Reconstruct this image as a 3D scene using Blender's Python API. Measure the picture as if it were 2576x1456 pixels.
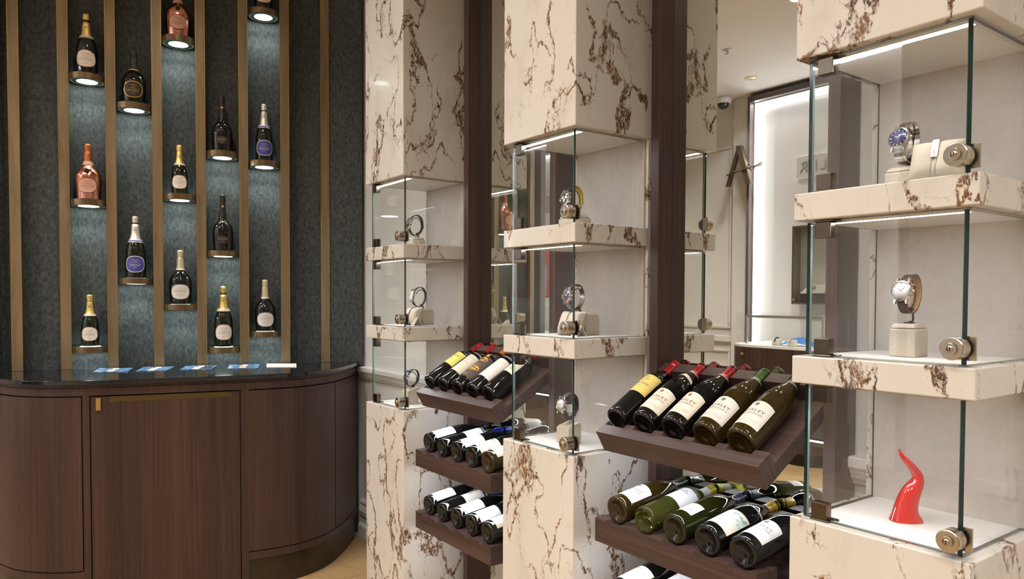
import bpy, bmesh, math, random
from mathutils import Vector, Matrix

random.seed(7)
for o in list(bpy.data.objects):
    bpy.data.objects.remove(o, do_unlink=True)
S = bpy.context.scene
COL = S.collection

# ------------------------------------------------------------------ camera
cam = bpy.data.cameras.new('camera')
cam.sensor_width = 36.0
cam.sensor_fit = 'HORIZONTAL'
cam.lens = 1844.07 * 36.0 / 2576.0
cam.shift_y = (802.65 - 728.0) / 2576.0
cam.clip_start = 0.02
cam.clip_end = 60
camo = bpy.data.objects.new('camera', cam)
COL.objects.link(camo)
YAW, PIT, ROL = math.radians(-54.0024), math.radians(-1.60455), math.radians(0.195538)
fw = Vector((math.sin(YAW) * math.cos(PIT), math.cos(YAW) * math.cos(PIT), math.sin(PIT)))
rt = fw.cross(Vector((0, 0, 1))).normalized()
up = rt.cross(fw)
r2 = rt * math.cos(ROL) + up * math.sin(ROL)
u2 = up * math.cos(ROL) - rt * math.sin(ROL)
camo.matrix_world = Matrix(((r2.x, u2.x, -fw.x, 0.5574), (r2.y, u2.y, -fw.y, -1.4076), (r2.z, u2.z, -fw.z, 1.29), (0, 0, 0, 1)))
S.camera = camo

# ------------------------------------------------------------------ world, exposure
w = bpy.data.worlds.new('world')
S.world = w
w.use_nodes = True
w.node_tree.nodes['Background'].inputs[0].default_value = (1, 0.95, 0.9, 1)
w.node_tree.nodes['Background'].inputs[1].default_value = 0.0
S.view_settings.view_transform = 'Standard'
S.view_settings.look = 'None'
S.view_settings.exposure = 0.25
S.view_settings.gamma = 1.0
S.view_settings.use_curve_mapping = False
S.cycles.max_bounces = 7
S.cycles.diffuse_bounces = 3
S.cycles.glossy_bounces = 4
S.cycles.transmission_bounces = 5
S.cycles.transparent_max_bounces = 24
S.cycles.caustics_reflective = False
S.cycles.caustics_refractive = False
S.cycles.sample_clamp_indirect = 6.0
S.cycles.use_light_tree = False

FLOOR, CEIL = -0.062, 3.38
D = 1.07
YM = 0.3245           # mirror plane
YW = 0.352            # white wall plane
THETA = math.radians(1.0)     # the mirrors hang a touch out of true
THETA_A = math.radians(1.45)

# ------------------------------------------------------------------ ceiling lamps of the room (fixtures are built further down)
DOWNLIGHTS = [(-2.2, -2.0), (-2.35, -0.95), (-1.40, -0.95), (-0.35, -0.95), (0.75, -0.95),
              (-3.7, -3.92), (-2.4, -2.6), (-0.6, -2.6), (1.2, -2.6), (-5.6, -2.9), (-7.6, -3.0), (1.9, -1.2)]
for i, (x, y) in enumerate(DOWNLIGHTS):
    l = bpy.data.lights.new('downlight_lamp', 'SPOT')
    l.energy = 74 if i < 5 else 175
    l.color = (1.0, 0.92, 0.83) if i < 5 else (1.0, 0.955, 0.92)
    l.spot_size = math.radians(135)
    l.spot_blend = 1.0
    l.shadow_soft_size = 0.07
    lo = bpy.data.objects.new('downlight_lamp', l)
    COL.objects.link(lo)
    lo.location = (x, y, CEIL - 0.03)

# ------------------------------------------------------------------ materials
MATS = {}


def principled(name, color, rough=0.5, metal=0.0, spec=0.5, coat=0.0, emit=None, estr=0.0, trans=0.0, ior=1.5, sheen=0.0):
    m = bpy.data.materials.new(name)
    m.use_nodes = True
    b = m.node_tree.nodes['Principled BSDF']
    b.inputs['Base Color'].default_value = (*color, 1)
    b.inputs['Roughness'].default_value = rough
    b.inputs['Metallic'].default_value = metal
    b.inputs['Specular IOR Level'].default_value = spec
    b.inputs['Coat Weight'].default_value = coat
    b.inputs['Coat Roughness'].default_value = 0.05
    b.inputs['Transmission Weight'].default_value = trans
    b.inputs['IOR'].default_value = ior
    b.inputs['Sheen Weight'].default_value = sheen
    if emit:
        b.inputs['Emission Color'].default_value = (*emit, 1)
        b.inputs['Emission Strength'].default_value = estr
    MATS[name] = m
    return m


def nt(m):
    return m.node_tree.nodes, m.node_tree.links, m.node_tree.nodes['Principled BSDF']


def N(nodes, kind, **kw):
    n = nodes.new(kind)
    for k, v in kw.items():
        setattr(n, k, v)
    return n


def ramp(nodes, stops):
    r = nodes.new('ShaderNodeValToRGB')
    while len(r.color_ramp.elements) < len(stops):
        r.color_ramp.elements.new(0.5)
    for e, (p, c) in zip(r.color_ramp.elements, stops):
        e.position = p
        e.color = (*c, 1) if len(c) == 3 else c
    return r


def mapped(nodes, links, scale, source='world'):
    mp = nodes.new('ShaderNodeMapping')
    mp.inputs['Scale'].default_value = scale
    if source == 'world':
        g = nodes.new('ShaderNodeNewGeometry')
        links.new(g.outputs['Position'], mp.inputs['Vector'])
    else:
        g = nodes.new('ShaderNodeTexCoord')
        links.new(g.outputs['Object'], mp.inputs['Vector'])
    return mp


def math_node(nodes, links, op, a, b=None, clamp=False):
    n = nodes.new('ShaderNodeMath')
    n.operation = op
    n.use_clamp = clamp
    for i, v in enumerate((a, b)):
        if v is None:
            continue
        if isinstance(v, (int, float)):
            n.inputs[i].default_value = v
        else:
            links.new(v, n.inputs[i])
    return n.outputs[0]


def bump(nodes, links, b, height, strength=0.1, dist=0.002):
    bp = nodes.new('ShaderNodeBump')
    bp.inputs['Strength'].default_value = strength
    bp.inputs['Distance'].default_value = dist
    links.new(height, bp.inputs['Height'])
    links.new(bp.outputs['Normal'], b.inputs['Normal'])


def make_marble():
    m = principled('marble', (0.72, 0.66, 0.56), 0.22, coat=0.15)
    nodes, links, b = nt(m)
    mp = mapped(nodes, links, (1, 1, 0.55))

    def noise(vec, scale, detail, rough=0.6):
        n = N(nodes, 'ShaderNodeTexNoise')
        n.inputs['Scale'].default_value = scale
        n.inputs['Detail'].default_value = detail
        n.inputs['Roughness'].default_value = rough
        links.new(vec, n.inputs['Vector'])
        return n

    def warp(vec, scale, amount, detail, seed):
        off = N(nodes, 'ShaderNodeVectorMath', operation='ADD')
        off.inputs[1].default_value = (seed, seed * 1.7, seed * 0.6)
        links.new(vec, off.inputs[0])
        n = noise(off.outputs[0], scale, detail, 0.62)
        sub = N(nodes, 'ShaderNodeVectorMath', operation='SUBTRACT')
        sub.inputs[1].default_value = (0.5, 0.5, 0.5)
        links.new(n.outputs['Color'], sub.inputs[0])
        sc = N(nodes, 'ShaderNodeVectorMath', operation='SCALE')
        sc.inputs['Scale'].default_value = amount
        links.new(sub.outputs[0], sc.inputs[0])
        ad = N(nodes, 'ShaderNodeVectorMath', operation='ADD')
        links.new(off.outputs[0], ad.inputs[0])
        links.new(sc.outputs[0], ad.inputs[1])
        return ad.outputs[0]

    def remap(v, a0, a1, b0, b1):
        r = N(nodes, 'ShaderNodeMapRange')
        for k, x in zip(('From Min', 'From Max', 'To Min', 'To Max'), (a0, a1, b0, b1)):
            r.inputs[k].default_value = x
        links.new(v, r.inputs['Value'])
        return r.outputs[0]

    def mul(x, y):
        return math_node(nodes, links, 'MULTIPLY', x, y)

    def ridge(vec, scale, detail, level=0.5):
        n = noise(vec, scale, detail, 0.5)
        return math_node(nodes, links, 'ABSOLUTE', math_node(nodes, links, 'SUBTRACT', n.outputs['Fac'], level))

    w1 = warp(mp.outputs[0], 14.0, 0.085, 6, 3.1)
    w2 = warp(mp.outputs[0], 17.0, 0.075, 6, 21.7)
    r1, r2 = ridge(w1, 5.0, 1.5), ridge(w2, 6.2, 1.5)
    # where the veins swell and where they die away
    k1 = remap(noise(w1, 7.0, 3).outputs['Fac'], 0.345, 0.72, -0.001, 0.034)
    k2 = remap(noise(w2, 8.0, 3).outputs['Fac'], 0.38, 0.72, -0.002, 0.028)
    v1 = math_node(nodes, links, 'MULTIPLY', math_node(nodes, links, 'SUBTRACT', k1, r1), 130.0, True)
    v2 = math_node(nodes, links, 'MULTIPLY', math_node(nodes, links, 'SUBTRACT', k2, r2), 170.0, True)
    # crackle that braids around the main veins
    vo = N(nodes, 'ShaderNodeTexVoronoi', feature='DISTANCE_TO_EDGE')
    vo.inputs['Scale'].default_value = 24.0
    links.new(w1, vo.inputs['Vector'])
    near = remap(r1, 0.0, 0.085, 0.075, -0.02)
    v3 = math_node(nodes, links, 'MULTIPLY', math_node(nodes, links, 'SUBTRACT', near, vo.outputs['Distance']), 26.0, True)
    v3 = mul(v3, remap(noise(w2, 9.0, 2).outputs['Fac'], 0.47, 0.56, 0.0, 1.0))
    # crumbs
    cr = noise(w1, 120.0, 3, 0.7)
    crumb = remap(cr.outputs['Fac'], 0.40, 0.52, 0.10, 1.0)
    vm = math_node(nodes, links, 'MAXIMUM', math_node(nodes, links, 'MAXIMUM', v1, v2), mul(v3, 0.9))
    vm = mul(vm, crumb)
    # faint hair lines
    r4 = ridge(w2, 9.0, 2)
    v4 = math_node(nodes, links, 'MULTIPLY', math_node(nodes, links, 'SUBTRACT', remap(noise(w1, 4.0, 2).outputs['Fac'], 0.45, 0.7, -0.002, 0.010), r4), 110.0, True)
    cl = noise(mp.outputs[0], 5.0, 6)
    base = ramp(nodes, [(0.25, (0.58, 0.545, 0.485)), (0.46, (0.71, 0.68, 0.62)), (0.8, (0.745, 0.72, 0.665))])
    links.new(cl.outputs['Fac'], base.inputs['Fac'])
    brown = ramp(nodes, [(0.32, (0.060, 0.032, 0.018)), (0.50, (0.155, 0.070, 0.024)), (0.70, (0.27, 0.13, 0.042))])
    links.new(noise(w1, 40.0, 3).outputs['Fac'], brown.inputs['Fac'])
    mix0 = N(nodes, 'ShaderNodeMixRGB')
    mix0.inputs['Color2'].default_value = (0.30, 0.245, 0.20, 1)
    links.new(base.outputs['Color'], mix0.inputs['Color1'])
    links.new(mul(v4, 0.6), mix0.inputs['Fac'])
    mix = N(nodes, 'ShaderNodeMixRGB')
    links.new(vm, mix.inputs['Fac'])
    links.new(mix0.outputs['Color'], mix.inputs['Color1'])
    links.new(brown.outputs['Color'], mix.inputs['Color2'])
    links.new(mix.outputs['Color'], b.inputs['Base Color'])
    return m


def make_wood(name, c0, c1, c2, rough=0.42, axis='z', fine=110, source='world', coat=0.0, contrast=1.0):
    m = principled(name, c1, rough, coat=coat)
    nodes, links, b = nt(m)
    sc = {'z': (fine, fine, 1.6), 'x': (1.6, fine, fine), 'y': (fine, 1.6, fine)}[axis]
    mp = mapped(nodes, links, sc, source)
    n1 = N(nodes, 'ShaderNodeTexNoise')
    n1.inputs['Scale'].default_value = 1.0
    n1.inputs['Detail'].default_value = 5
    n1.inputs['Roughness'].default_value = 0.65
    links.new(mp.outputs[0], n1.inputs['Vector'])
    mp2 = mapped(nodes, links, tuple(v * 0.09 for v in sc), source)
    n2 = N(nodes, 'ShaderNodeTexNoise')
    n2.inputs['Scale'].default_value = 1.0
    n2.inputs['Detail'].default_value = 3
    links.new(mp2.outputs[0], n2.inputs['Vector'])
    s = math_node(nodes, links, 'ADD', math_node(nodes, links, 'MULTIPLY', n1.outputs['Fac'], 0.62),
                  math_node(nodes, links, 'MULTIPLY', n2.outputs['Fac'], 0.38))
    r = ramp(nodes, [(0.5 - 0.17 / contrast, c0), (0.5, c1), (0.5 + 0.17 / contrast, c2)])
    links.new(s, r.inputs['Fac'])
    links.new(r.outputs['Color'], b.inputs['Base Color'])
    bump(nodes, links, b, n1.outputs['Fac'], 0.12, 0.001)
    return m


def make_noise_mat(name, c0, c1, scale, rough, detail=6, bumpy=0.0, metal=0.0, stretch=(1, 1, 1), coat=0.0, lo=0.35, hi=0.65, source='world'):
    m = principled(name, c0, rough, metal, coat=coat)
    nodes, links, b = nt(m)
    mp = mapped(nodes, links, stretch, source)
    n1 = N(nodes, 'ShaderNodeTexNoise')
    n1.inputs['Scale'].default_value = scale
    n1.inputs['Detail'].default_value = detail
    n1.inputs['Roughness'].default_value = 0.68
    links.new(mp.outputs[0], n1.inputs['Vector'])
    r = ramp(nodes, [(lo, c0), (hi, c1)])
    links.new(n1.outputs['Fac'], r.inputs['Fac'])
    links.new(r.outputs['Color'], b.inputs['Base Color'])
    if bumpy:
        bump(nodes, links, b, n1.outputs['Fac'], bumpy, 0.002)
    return m


def make_thin_glass(name, tint=(0.985, 0.995, 0.99), refl=1.0):
    m = bpy.data.materials.new(name)
    m.use_nodes = True
    nodes, links = m.node_tree.nodes, m.node_tree.links
    nodes.clear()
    out = nodes.new('ShaderNodeOutputMaterial')
    tr = nodes.new('ShaderNodeBsdfTransparent')
    tr.inputs['Color'].default_value = (*tint, 1)
    gl = nodes.new('ShaderNodeBsdfGlossy')
    gl.inputs['Roughness'].default_value = 0.0
    gl.inputs['Color'].default_value = (refl, refl, refl, 1)
    lw = nodes.new('ShaderNodeLayerWeight')      # Schlick reflectance, the same from both sides of the sheet
    lw.inputs['Blend'].default_value = 0.5
    p5 = math_node(nodes, links, 'POWER', lw.outputs['Facing'], 5.0)
    fac = math_node(nodes, links, 'ADD', math_node(nodes, links, 'MULTIPLY', p5, 0.95), 0.04)
    mx = nodes.new('ShaderNodeMixShader')
    links.new(fac, mx.inputs[0])
    links.new(tr.outputs[0], mx.inputs[1])
    links.new(gl.outputs[0], mx.inputs[2])
    links.new(mx.outputs[0], out.inputs['Surface'])
    MATS[name] = m
    return m


def make_emit(name, color, strength):
    m = bpy.data.materials.new(name)
    m.use_nodes = True
    nodes, links = m.node_tree.nodes, m.node_tree.links
    nodes.clear()
    out = nodes.new('ShaderNodeOutputMaterial')
    e = nodes.new('ShaderNodeEmission')
    e.inputs['Color'].default_value = (*color, 1)
    e.inputs['Strength'].default_value = strength
    links.new(e.outputs[0], out.inputs['Surface'])
    MATS[name] = m
    return m


make_marble()
make_wood('walnut', (0.030, 0.014, 0.011), (0.060, 0.030, 0.024), (0.098, 0.055, 0.045), 0.45)
make_wood('walnut_x', (0.030, 0.016, 0.013), (0.062, 0.034, 0.028), (0.10, 0.060, 0.050), 0.45, axis='x')
make_wood('cabinet_wood', (0.016, 0.0075, 0.006), (0.040, 0.018, 0.013), (0.072, 0.035, 0.025), 0.42, fine=130)
make_wood('oak', (0.30, 0.185, 0.085), (0.40, 0.26, 0.125), (0.47, 0.325, 0.17), 0.42, axis='x', fine=38, source='object', contrast=0.8)
make_noise_mat('bronze', (0.205, 0.150, 0.086), (0.31, 0.232, 0.140), 30, 0.40, metal=0.65, stretch=(1, 1, 0.08))
principled('brass_edge', (0.50, 0.36, 0.12), 0.28, 1.0)
make_noise_mat('ring_brass', (0.16, 0.105, 0.055), (0.24, 0.165, 0.09), 40, 0.35, metal=0.9, stretch=(1, 1, 0.2))
principled('pull_bronze', (0.10, 0.068, 0.022), 0.4, 0.6)
principled('brass', (0.62, 0.44, 0.16), 0.3, 1.0)
make_noise_mat('wallpaper', (0.012, 0.016, 0.017), (0.085, 0.098, 0.098), 75, 0.62, detail=10, bumpy=0.5, stretch=(1, 1, 0.6), lo=0.34, hi=0.70)
make_noise_mat('toe_bronze', (0.030, 0.024, 0.014), (0.060, 0.048, 0.028), 6, 0.34, metal=0.6)
principled('black_stone', (0.007, 0.008, 0.010), 0.06, spec=0.7)
make_noise_mat('white_wall', (0.80, 0.78, 0.76), (0.83, 0.81, 0.79), 4, 0.6)
make_noise_mat('ceiling_white', (0.80, 0.78, 0.76), (0.82, 0.80, 0.785), 3, 0.8)
make_noise_mat('panel_white', (0.86, 0.86, 0.87), (0.89, 0.89, 0.90), 5, 0.5)
make_noise_mat('fabric', (0.54, 0.485, 0.44), (0.585, 0.535, 0.49), 46, 0.9, bumpy=0.06)
make_noise_mat('liner', (0.78, 0.755, 0.73), (0.82, 0.80, 0.775), 8, 0.4)
make_noise_mat('suede', (0.50, 0.425, 0.335), (0.59, 0.515, 0.42), 260, 0.92, bumpy=0.25)
make_noise_mat('pillow_suede', (0.52, 0.445, 0.35), (0.61, 0.535, 0.435), 300, 0.92, bumpy=0.2)
make_thin_glass('clear_glass')
principled('glass_edge', (0.010, 0.030, 0.030), 0.08, spec=0.5)
principled('glass_edge_light', (0.30, 0.42, 0.40), 0.1, spec=0.8)
m_ = principled('mirror', (0.80, 0.815, 0.765), 0.0, 1.0)
make_emit('led', (0.94, 0.95, 1.0), 40)
make_emit('led_panel', (0.95, 0.96, 1.0), 42)
make_emit('rack_led', (0.90, 0.92, 1.0), 34)
make_emit('disc_led', (0.88, 1.0, 0.97), 12)
make_emit('disc_top_led', (0.84, 1.0, 0.98), 9)
make_emit('lamp_glow', (1.0, 0.9, 0.7), 8)
principled('steel', (0.62, 0.60, 0.56), 0.2, 1.0)
principled('nickel', (0.50, 0.455, 0.38), 0.27, 1.0)
principled('nickel_dark', (0.20, 0.17, 0.13), 0.3, 1.0)
principled('hinge_metal', (0.13, 0.108, 0.082), 0.2, 1.0)
principled('black', (0.012, 0.012, 0.013), 0.35)
principled('black_gloss', (0.008, 0.008, 0.010), 0.08)
principled('white_paint', (0.85, 0.84, 0.83), 0.4)
principled('disc_glass', (0.10, 0.22, 0.19), 0.08, spec=0.6)
principled('disc_glass_rim', (0.45, 0.75, 0.62), 0.1, emit=(0.5, 0.9, 0.75), estr=0.25)
# bottle stuff
principled('glass_black', (0.006, 0.006, 0.006), 0.045, spec=0.5)
principled('glass_olive', (0.030, 0.019, 0.003), 0.045, spec=0.5)
principled('glass_dark_green', (0.006, 0.010, 0.004), 0.045, spec=0.5)
m_ = principled('glass_pale_green', (0.60, 0.70, 0.16), 0.03, trans=0.95, ior=1.25, spec=0.6)
principled('glass_pale_dark', (0.014, 0.016, 0.003), 0.04, spec=0.5)
principled('paper_white', (0.80, 0.79, 0.79), 0.55)
principled('paper_cream', (0.78, 0.72, 0.60), 0.55)
principled('paper_pink', (0.80, 0.70, 0.61), 0.5)
principled('paper_ivory', (0.74, 0.70, 0.62), 0.55)
principled('paper_yellow', (0.78, 0.60, 0.17), 0.5)
principled('paper_lime', (0.72, 0.70, 0.16), 0.5)
principled('paper_brown', (0.085, 0.055, 0.048), 0.5)
principled('paper_navy', (0.055, 0.05, 0.27), 0.4)
principled('paper_black', (0.018, 0.013, 0.010), 0.4)
principled('paper_rose', (0.62, 0.35, 0.25), 0.4)
make_noise_mat('paper_floral', (0.80, 0.78, 0.76), (0.78, 0.66, 0.42), 22, 0.5, lo=0.5, hi=0.72, source='object')
make_noise_mat('paper_landscape', (0.72, 0.76, 0.72), (0.16, 0.30, 0.16), 60, 0.5, lo=0.46, hi=0.62, source='object')
principled('ink_grey', (0.16, 0.15, 0.14), 0.6)
principled('ink_light', (0.42, 0.40, 0.37), 0.6)
principled('ink_red', (0.30, 0.035, 0.03), 0.6)
principled('ink_green', (0.06, 0.075, 0.03), 0.6)
principled('ink_gold', (0.72, 0.42, 0.06), 0.35, 0.4)
principled('ink_white', (0.75, 0.73, 0.72), 0.5)
principled('ink_pink_gold', (0.62, 0.38, 0.24), 0.35, 0.5)
principled('capsule_red', (0.34, 0.012, 0.018), 0.28, 0.35, coat=0.3)
principled('capsule_wine', (0.22, 0.03, 0.04), 0.3, 0.3, coat=0.3)
principled('capsule_green', (0.055, 0.115, 0.018), 0.28, 0.35, coat=0.3)
principled('capsule_dark_green', (0.012, 0.030, 0.016), 0.28, 0.3, coat=0.3)
principled('capsule_yellow', (0.60, 0.40, 0.02), 0.32, 0.2, coat=0.2)
principled('capsule_navy', (0.035, 0.045, 0.085), 0.35, 0.2, coat=0.2)
principled('capsule_blue', (0.012, 0.035, 0.42), 0.28, 0.3, coat=0.3)
principled('capsule_orange', (0.62, 0.24, 0.03), 0.28, 0.5, coat=0.3)
principled('capsule_black', (0.012, 0.012, 0.014), 0.3, 0.2, coat=0.3)
principled('capsule_white', (0.66, 0.66, 0.64), 0.35, 0.1, coat=0.3)
principled('capsule_lime', (0.50, 0.46, 0.02), 0.3, 0.2, coat=0.3)
make_noise_mat('foil_gold', (0.70, 0.48, 0.13), (0.84, 0.64, 0.24), 300, 0.26, metal=0.9, bumpy=0.5)
make_noise_mat('foil_silver', (0.70, 0.65, 0.54), (0.82, 0.78, 0.68), 300, 0.26, metal=0.85, bumpy=0.5)
make_noise_mat('foil_cream', (0.62, 0.53, 0.33), (0.74, 0.66, 0.45), 300, 0.32, metal=0.6, bumpy=0.5)
make_noise_mat('foil_copper', (0.40, 0.12, 0.045), (0.52, 0.17, 0.065), 300, 0.3, metal=0.75, bumpy=0.5)
make_noise_mat('foil_black', (0.020, 0.015, 0.012), (0.050, 0.040, 0.030), 300, 0.25, metal=0.4, bumpy=0.5)
make_noise_mat('rose_jacket', (0.62, 0.22, 0.16), (0.78, 0.40, 0.30), 26, 0.13, metal=1.0, bumpy=0.9, stretch=(1, 1, 0.5))
# watches
principled('dial_blue', (0.045, 0.045, 0.14), 0.2, coat=0.8)
principled('dial_white', (0.80, 0.79, 0.80), 0.3, coat=0.8)
principled('dial_black', (0.018, 0.018, 0.022), 0.2, coat=0.8)
principled('dial_cream', (0.75, 0.72, 0.66), 0.3, coat=0.6)
make_noise_mat('leather_brown', (0.045, 0.025, 0.020), (0.075, 0.045, 0.036), 120, 0.55, bumpy=0.2)
make_noise_mat('leather_black', (0.010, 0.010, 0.012), (0.022, 0.022, 0.026), 120, 0.5, bumpy=0.2)
make_noise_mat('leather_navy', (0.012, 0.014, 0.030), (0.026, 0.030, 0.055), 120, 0.5, bumpy=0.2)
principled('leather_tan', (0.38, 0.20, 0.07), 0.6)
principled('rubber_yellow', (0.62, 0.42, 0.02), 0.5)
principled('steel_watch', (0.66, 0.62, 0.57), 0.16, 1.0)
principled('rose_gold', (0.72, 0.46, 0.26), 0.18, 1.0)
principled('gem_blue', (0.05, 0.045, 0.30), 0.15, coat=0.6)
principled('thread', (0.72, 0.62, 0.42), 0.7)
principled('horn_red', (0.60, 0.012, 0.018), 0.12, coat=0.8)
# print
make_noise_mat('print_blue', (0.045, 0.10, 0.22), (0.20, 0.36, 0.56), 34, 0.25, lo=0.4, hi=0.68)
principled('print_dark', (0.03, 0.05, 0.09), 0.25)
principled('print_skin', (0.70, 0.52, 0.38), 0.3)
principled('poster_red', (0.62, 0.16, 0.17), 0.5)
principled('poster_pink', (0.75, 0.42, 0.42), 0.5)
principled('poster_grey', (0.36, 0.38, 0.44), 0.5)
principled('cloth_blue', (0.045, 0.16, 0.45), 0.8)
principled('taupe', (0.11, 0.085, 0.075), 0.5)
principled('sign_letter', (0.30, 0.30, 0.32), 0.4)
principled('bronze_letter', (0.20, 0.155, 0.115), 0.35, 0.9)
principled('camera_dome', (0.03, 0.03, 0.032), 0.08, coat=0.6)
principled('chrome', (0.75, 0.75, 0.75), 0.06, 1.0)

M = MATS

# ------------------------------------------------------------------ mesh helpers


class MB:
    """collects faces; build() links them as one mesh object"""

    def __init__(self):
        self.v, self.f, self.mi, self.sm = [], [], [], []

    def add(self, verts, faces, mi=0, smooth=False):
        o = len(self.v)
        self.v += [tuple(p) for p in verts]
        self.f += [tuple(i + o for i in f) for f in faces]
        self.mi += [mi] * len(faces)
        self.sm += [smooth] * len(faces)
        return self

    def box(self, x0, x1, y0, y1, z0, z1, mi=0, bev=0.0):
        if x0 > x1: x0, x1 = x1, x0
        if y0 > y1: y0, y1 = y1, y0
        if z0 > z1: z0, z1 = z1, z0
        if bev <= 0:
            vs = [(x, y, z) for z in (z0, z1) for x, y in ((x0, y0), (x1, y0), (x1, y1), (x0, y1))]
            return self.add(vs, [(3, 2, 1, 0), (4, 5, 6, 7), (0, 1, 5, 4), (1, 2, 6, 5), (2, 3, 7, 6), (3, 0, 4, 7)], mi)
        b = min(bev, (x1 - x0) / 2.1, (y1 - y0) / 2.1, (z1 - z0) / 2.1)
        bm = bmesh.new()
        vs = [bm.verts.new((x, y, z)) for z in (z0, z1) for x, y in ((x0, y0), (x1, y0), (x1, y1), (x0, y1))]
        for f in [(3, 2, 1, 0), (4, 5, 6, 7), (0, 1, 5, 4), (1, 2, 6, 5), (2, 3, 7, 6), (3, 0, 4, 7)]:
            bm.faces.new([vs[i] for i in f])
        bmesh.ops.bevel(bm, geom=list(bm.edges), offset=b, segments=2, profile=0.5, affect='EDGES')
        return self.from_bm(bm, mi)

    def from_bm(self, bm, mi=0, smooth=False):
        bm.verts.index_update()
        self.add([v.co[:] for v in bm.verts], [[v.index for v in f.verts] for f in bm.faces], mi, smooth)
        bm.free()
        return self

    def lathe(self, prof, seg=32, mi=0, mat=None, smooth=True, cap=True, sharp=False):
        """prof: list of (r, z), around local z"""
        mat = mat or Matrix.Identity(4)
        if sharp:
            for p, q in zip(prof, prof[1:]):
                self.lathe([p, q], seg, mi, mat, smooth, False)
            return self
        vs, fs = [], []
        for r, z in prof:
            for k in range(seg):
                a = 2 * math.pi * k / seg
                vs.append(mat @ Vector((r * math.cos(a), r * math.sin(a), z)))
        n = len(prof)
        for i in range(n - 1):
            for k in range(seg):
                k2 = (k + 1) % seg
                fs.append((i * seg + k, i * seg + k2, (i + 1) * seg + k2, (i + 1) * seg + k))
        self.add(vs, fs, mi, smooth)
        if cap:
            o = len(self.v) - len(vs)
            if prof[0][0] > 1e-5:
                self.f.append(tuple(o + k for k in reversed(range(seg)))); self.mi.append(mi); self.sm.append(False)
            if prof[-1][0] > 1e-5:
                self.f.append(tuple(o + (n - 1) * seg + k for k in range(seg))); self.mi.append(mi); self.sm.append(False)
        return self

    def tube(self, pts, rad, seg=8, mi=0, closed=False, smooth=True, flat=None):
        """sweep a circle (or flat=(w,h) rectangle-ish ellipse) along pts"""
        pts = [Vector(p) for p in pts]
        n = len(pts)
        rads = rad if isinstance(rad, (list, tuple)) else [rad] * n
        vs, fs = [], []
        prev = None
        for i, p in enumerate(pts):
            if closed:
                t = (pts[(i + 1) % n] - pts[i - 1])
            else:
                t = pts[min(i + 1, n - 1)] - pts[max(i - 1, 0)]
            t.normalize()
            if prev is None:
                ref = Vector((0, 0, 1)) if abs(t.z) < 0.9 else Vector((1, 0, 0))
                a = t.cross(ref).normalized()
            else:
                a = (prev - t * prev.dot(t)).normalized()
            prev = a
            b = t.cross(a)
            for k in range(seg):
                an = 2 * math.pi * k / seg
                vs.append(p + a * math.cos(an) * rads[i] + b * math.sin(an) * rads[i])
        m = n if closed else n - 1
        for i in range(m):
            j = (i + 1) % n
            for k in range(seg):
                k2 = (k + 1) % seg
                fs.append((i * seg + k, i * seg + k2, j * seg + k2, j * seg + k))
        if not closed:
            fs.append(tuple(reversed(range(seg))))
            fs.append(tuple((n - 1) * seg + k for k in range(seg)))
        return self.add(vs, fs, mi, smooth)

    def prism(self, poly, z0, z1, mi=0, smooth=False, mat=None):
        """poly: (x, y) list counter-clockwise; extruded in z"""
        mat = mat or Matrix.Identity(4)
        n = len(poly)
        vs = [mat @ Vector((x, y, z0)) for x, y in poly] + [mat @ Vector((x, y, z1)) for x, y in poly]
        self.add(vs, [tuple(reversed(range(n))), tuple(range(n, 2 * n))], mi, False)
        o = len(self.v) - 2 * n
        for i in range(n):
            j = (i + 1) % n
            self.f.append((o + i, o + j, o + n + j, o + n + i)); self.mi.append(mi); self.sm.append(smooth)
        return self

    def xform(self, mat):
        self.v = [tuple(mat @ Vector(p)) for p in self.v]
        return self

    def mesh(self, name, mats):
        me = bpy.data.meshes.new(name)
        me.from_pydata(self.v, [], self.f)
        for m in mats:
            me.materials.append(M[m] if isinstance(m, str) else m)
        me.polygons.foreach_set('material_index', self.mi)
        me.polygons.foreach_set('use_smooth', self.sm)
        me.update()
        return me

    def build(self, name, mats, parent=None, loc=None, rot=None):
        if isinstance(mats, str):
            mats = [mats]
        o = bpy.data.objects.new(name, self.mesh(name, mats))
        COL.objects.link(o)
        if parent is not None:
            o.parent = parent
        if loc is not None:
            o.location = loc
        if rot is not None:
            o.rotation_euler = rot
        return o


def led_bar(x0, x1, y0, y1, z0, z1, face='bottom'):
    """slim light strip: only its open face glows (material 1)"""
    mb = MB().box(x0, x1, y0, y1, z0, z1)
    mb.mi[{'bottom': 0, 'top': 1, 'front': 2, 'right': 3, 'back': 4, 'left': 5}[face]] = 1
    return mb


def tag(o, label=None, cat=None, group=None, kind=None):
    if label: o['label'] = label
    if cat: o['category'] = cat
    if group: o['group'] = group
    if kind: o['kind'] = kind
    return o


def empty(name, mat_or_loc, label, cat, group=None):
    o = bpy.data.objects.new(name, None)
    o.empty_display_size = 0.02
    COL.objects.link(o)
    if isinstance(mat_or_loc, Matrix):
        o.matrix_world = mat_or_loc
    else:
        o.location = mat_or_loc
    return tag(o, label, cat, group)


def share(name, me, parent, mat=None, loc=None):
    o = bpy.data.objects.new(name, me)
    COL.objects.link(o)
    o.parent = parent
    if mat is not None:
        o.matrix_local = mat
    if loc is not None:
        o.location = loc
    return o


TEXT_CACHE = {}


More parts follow.
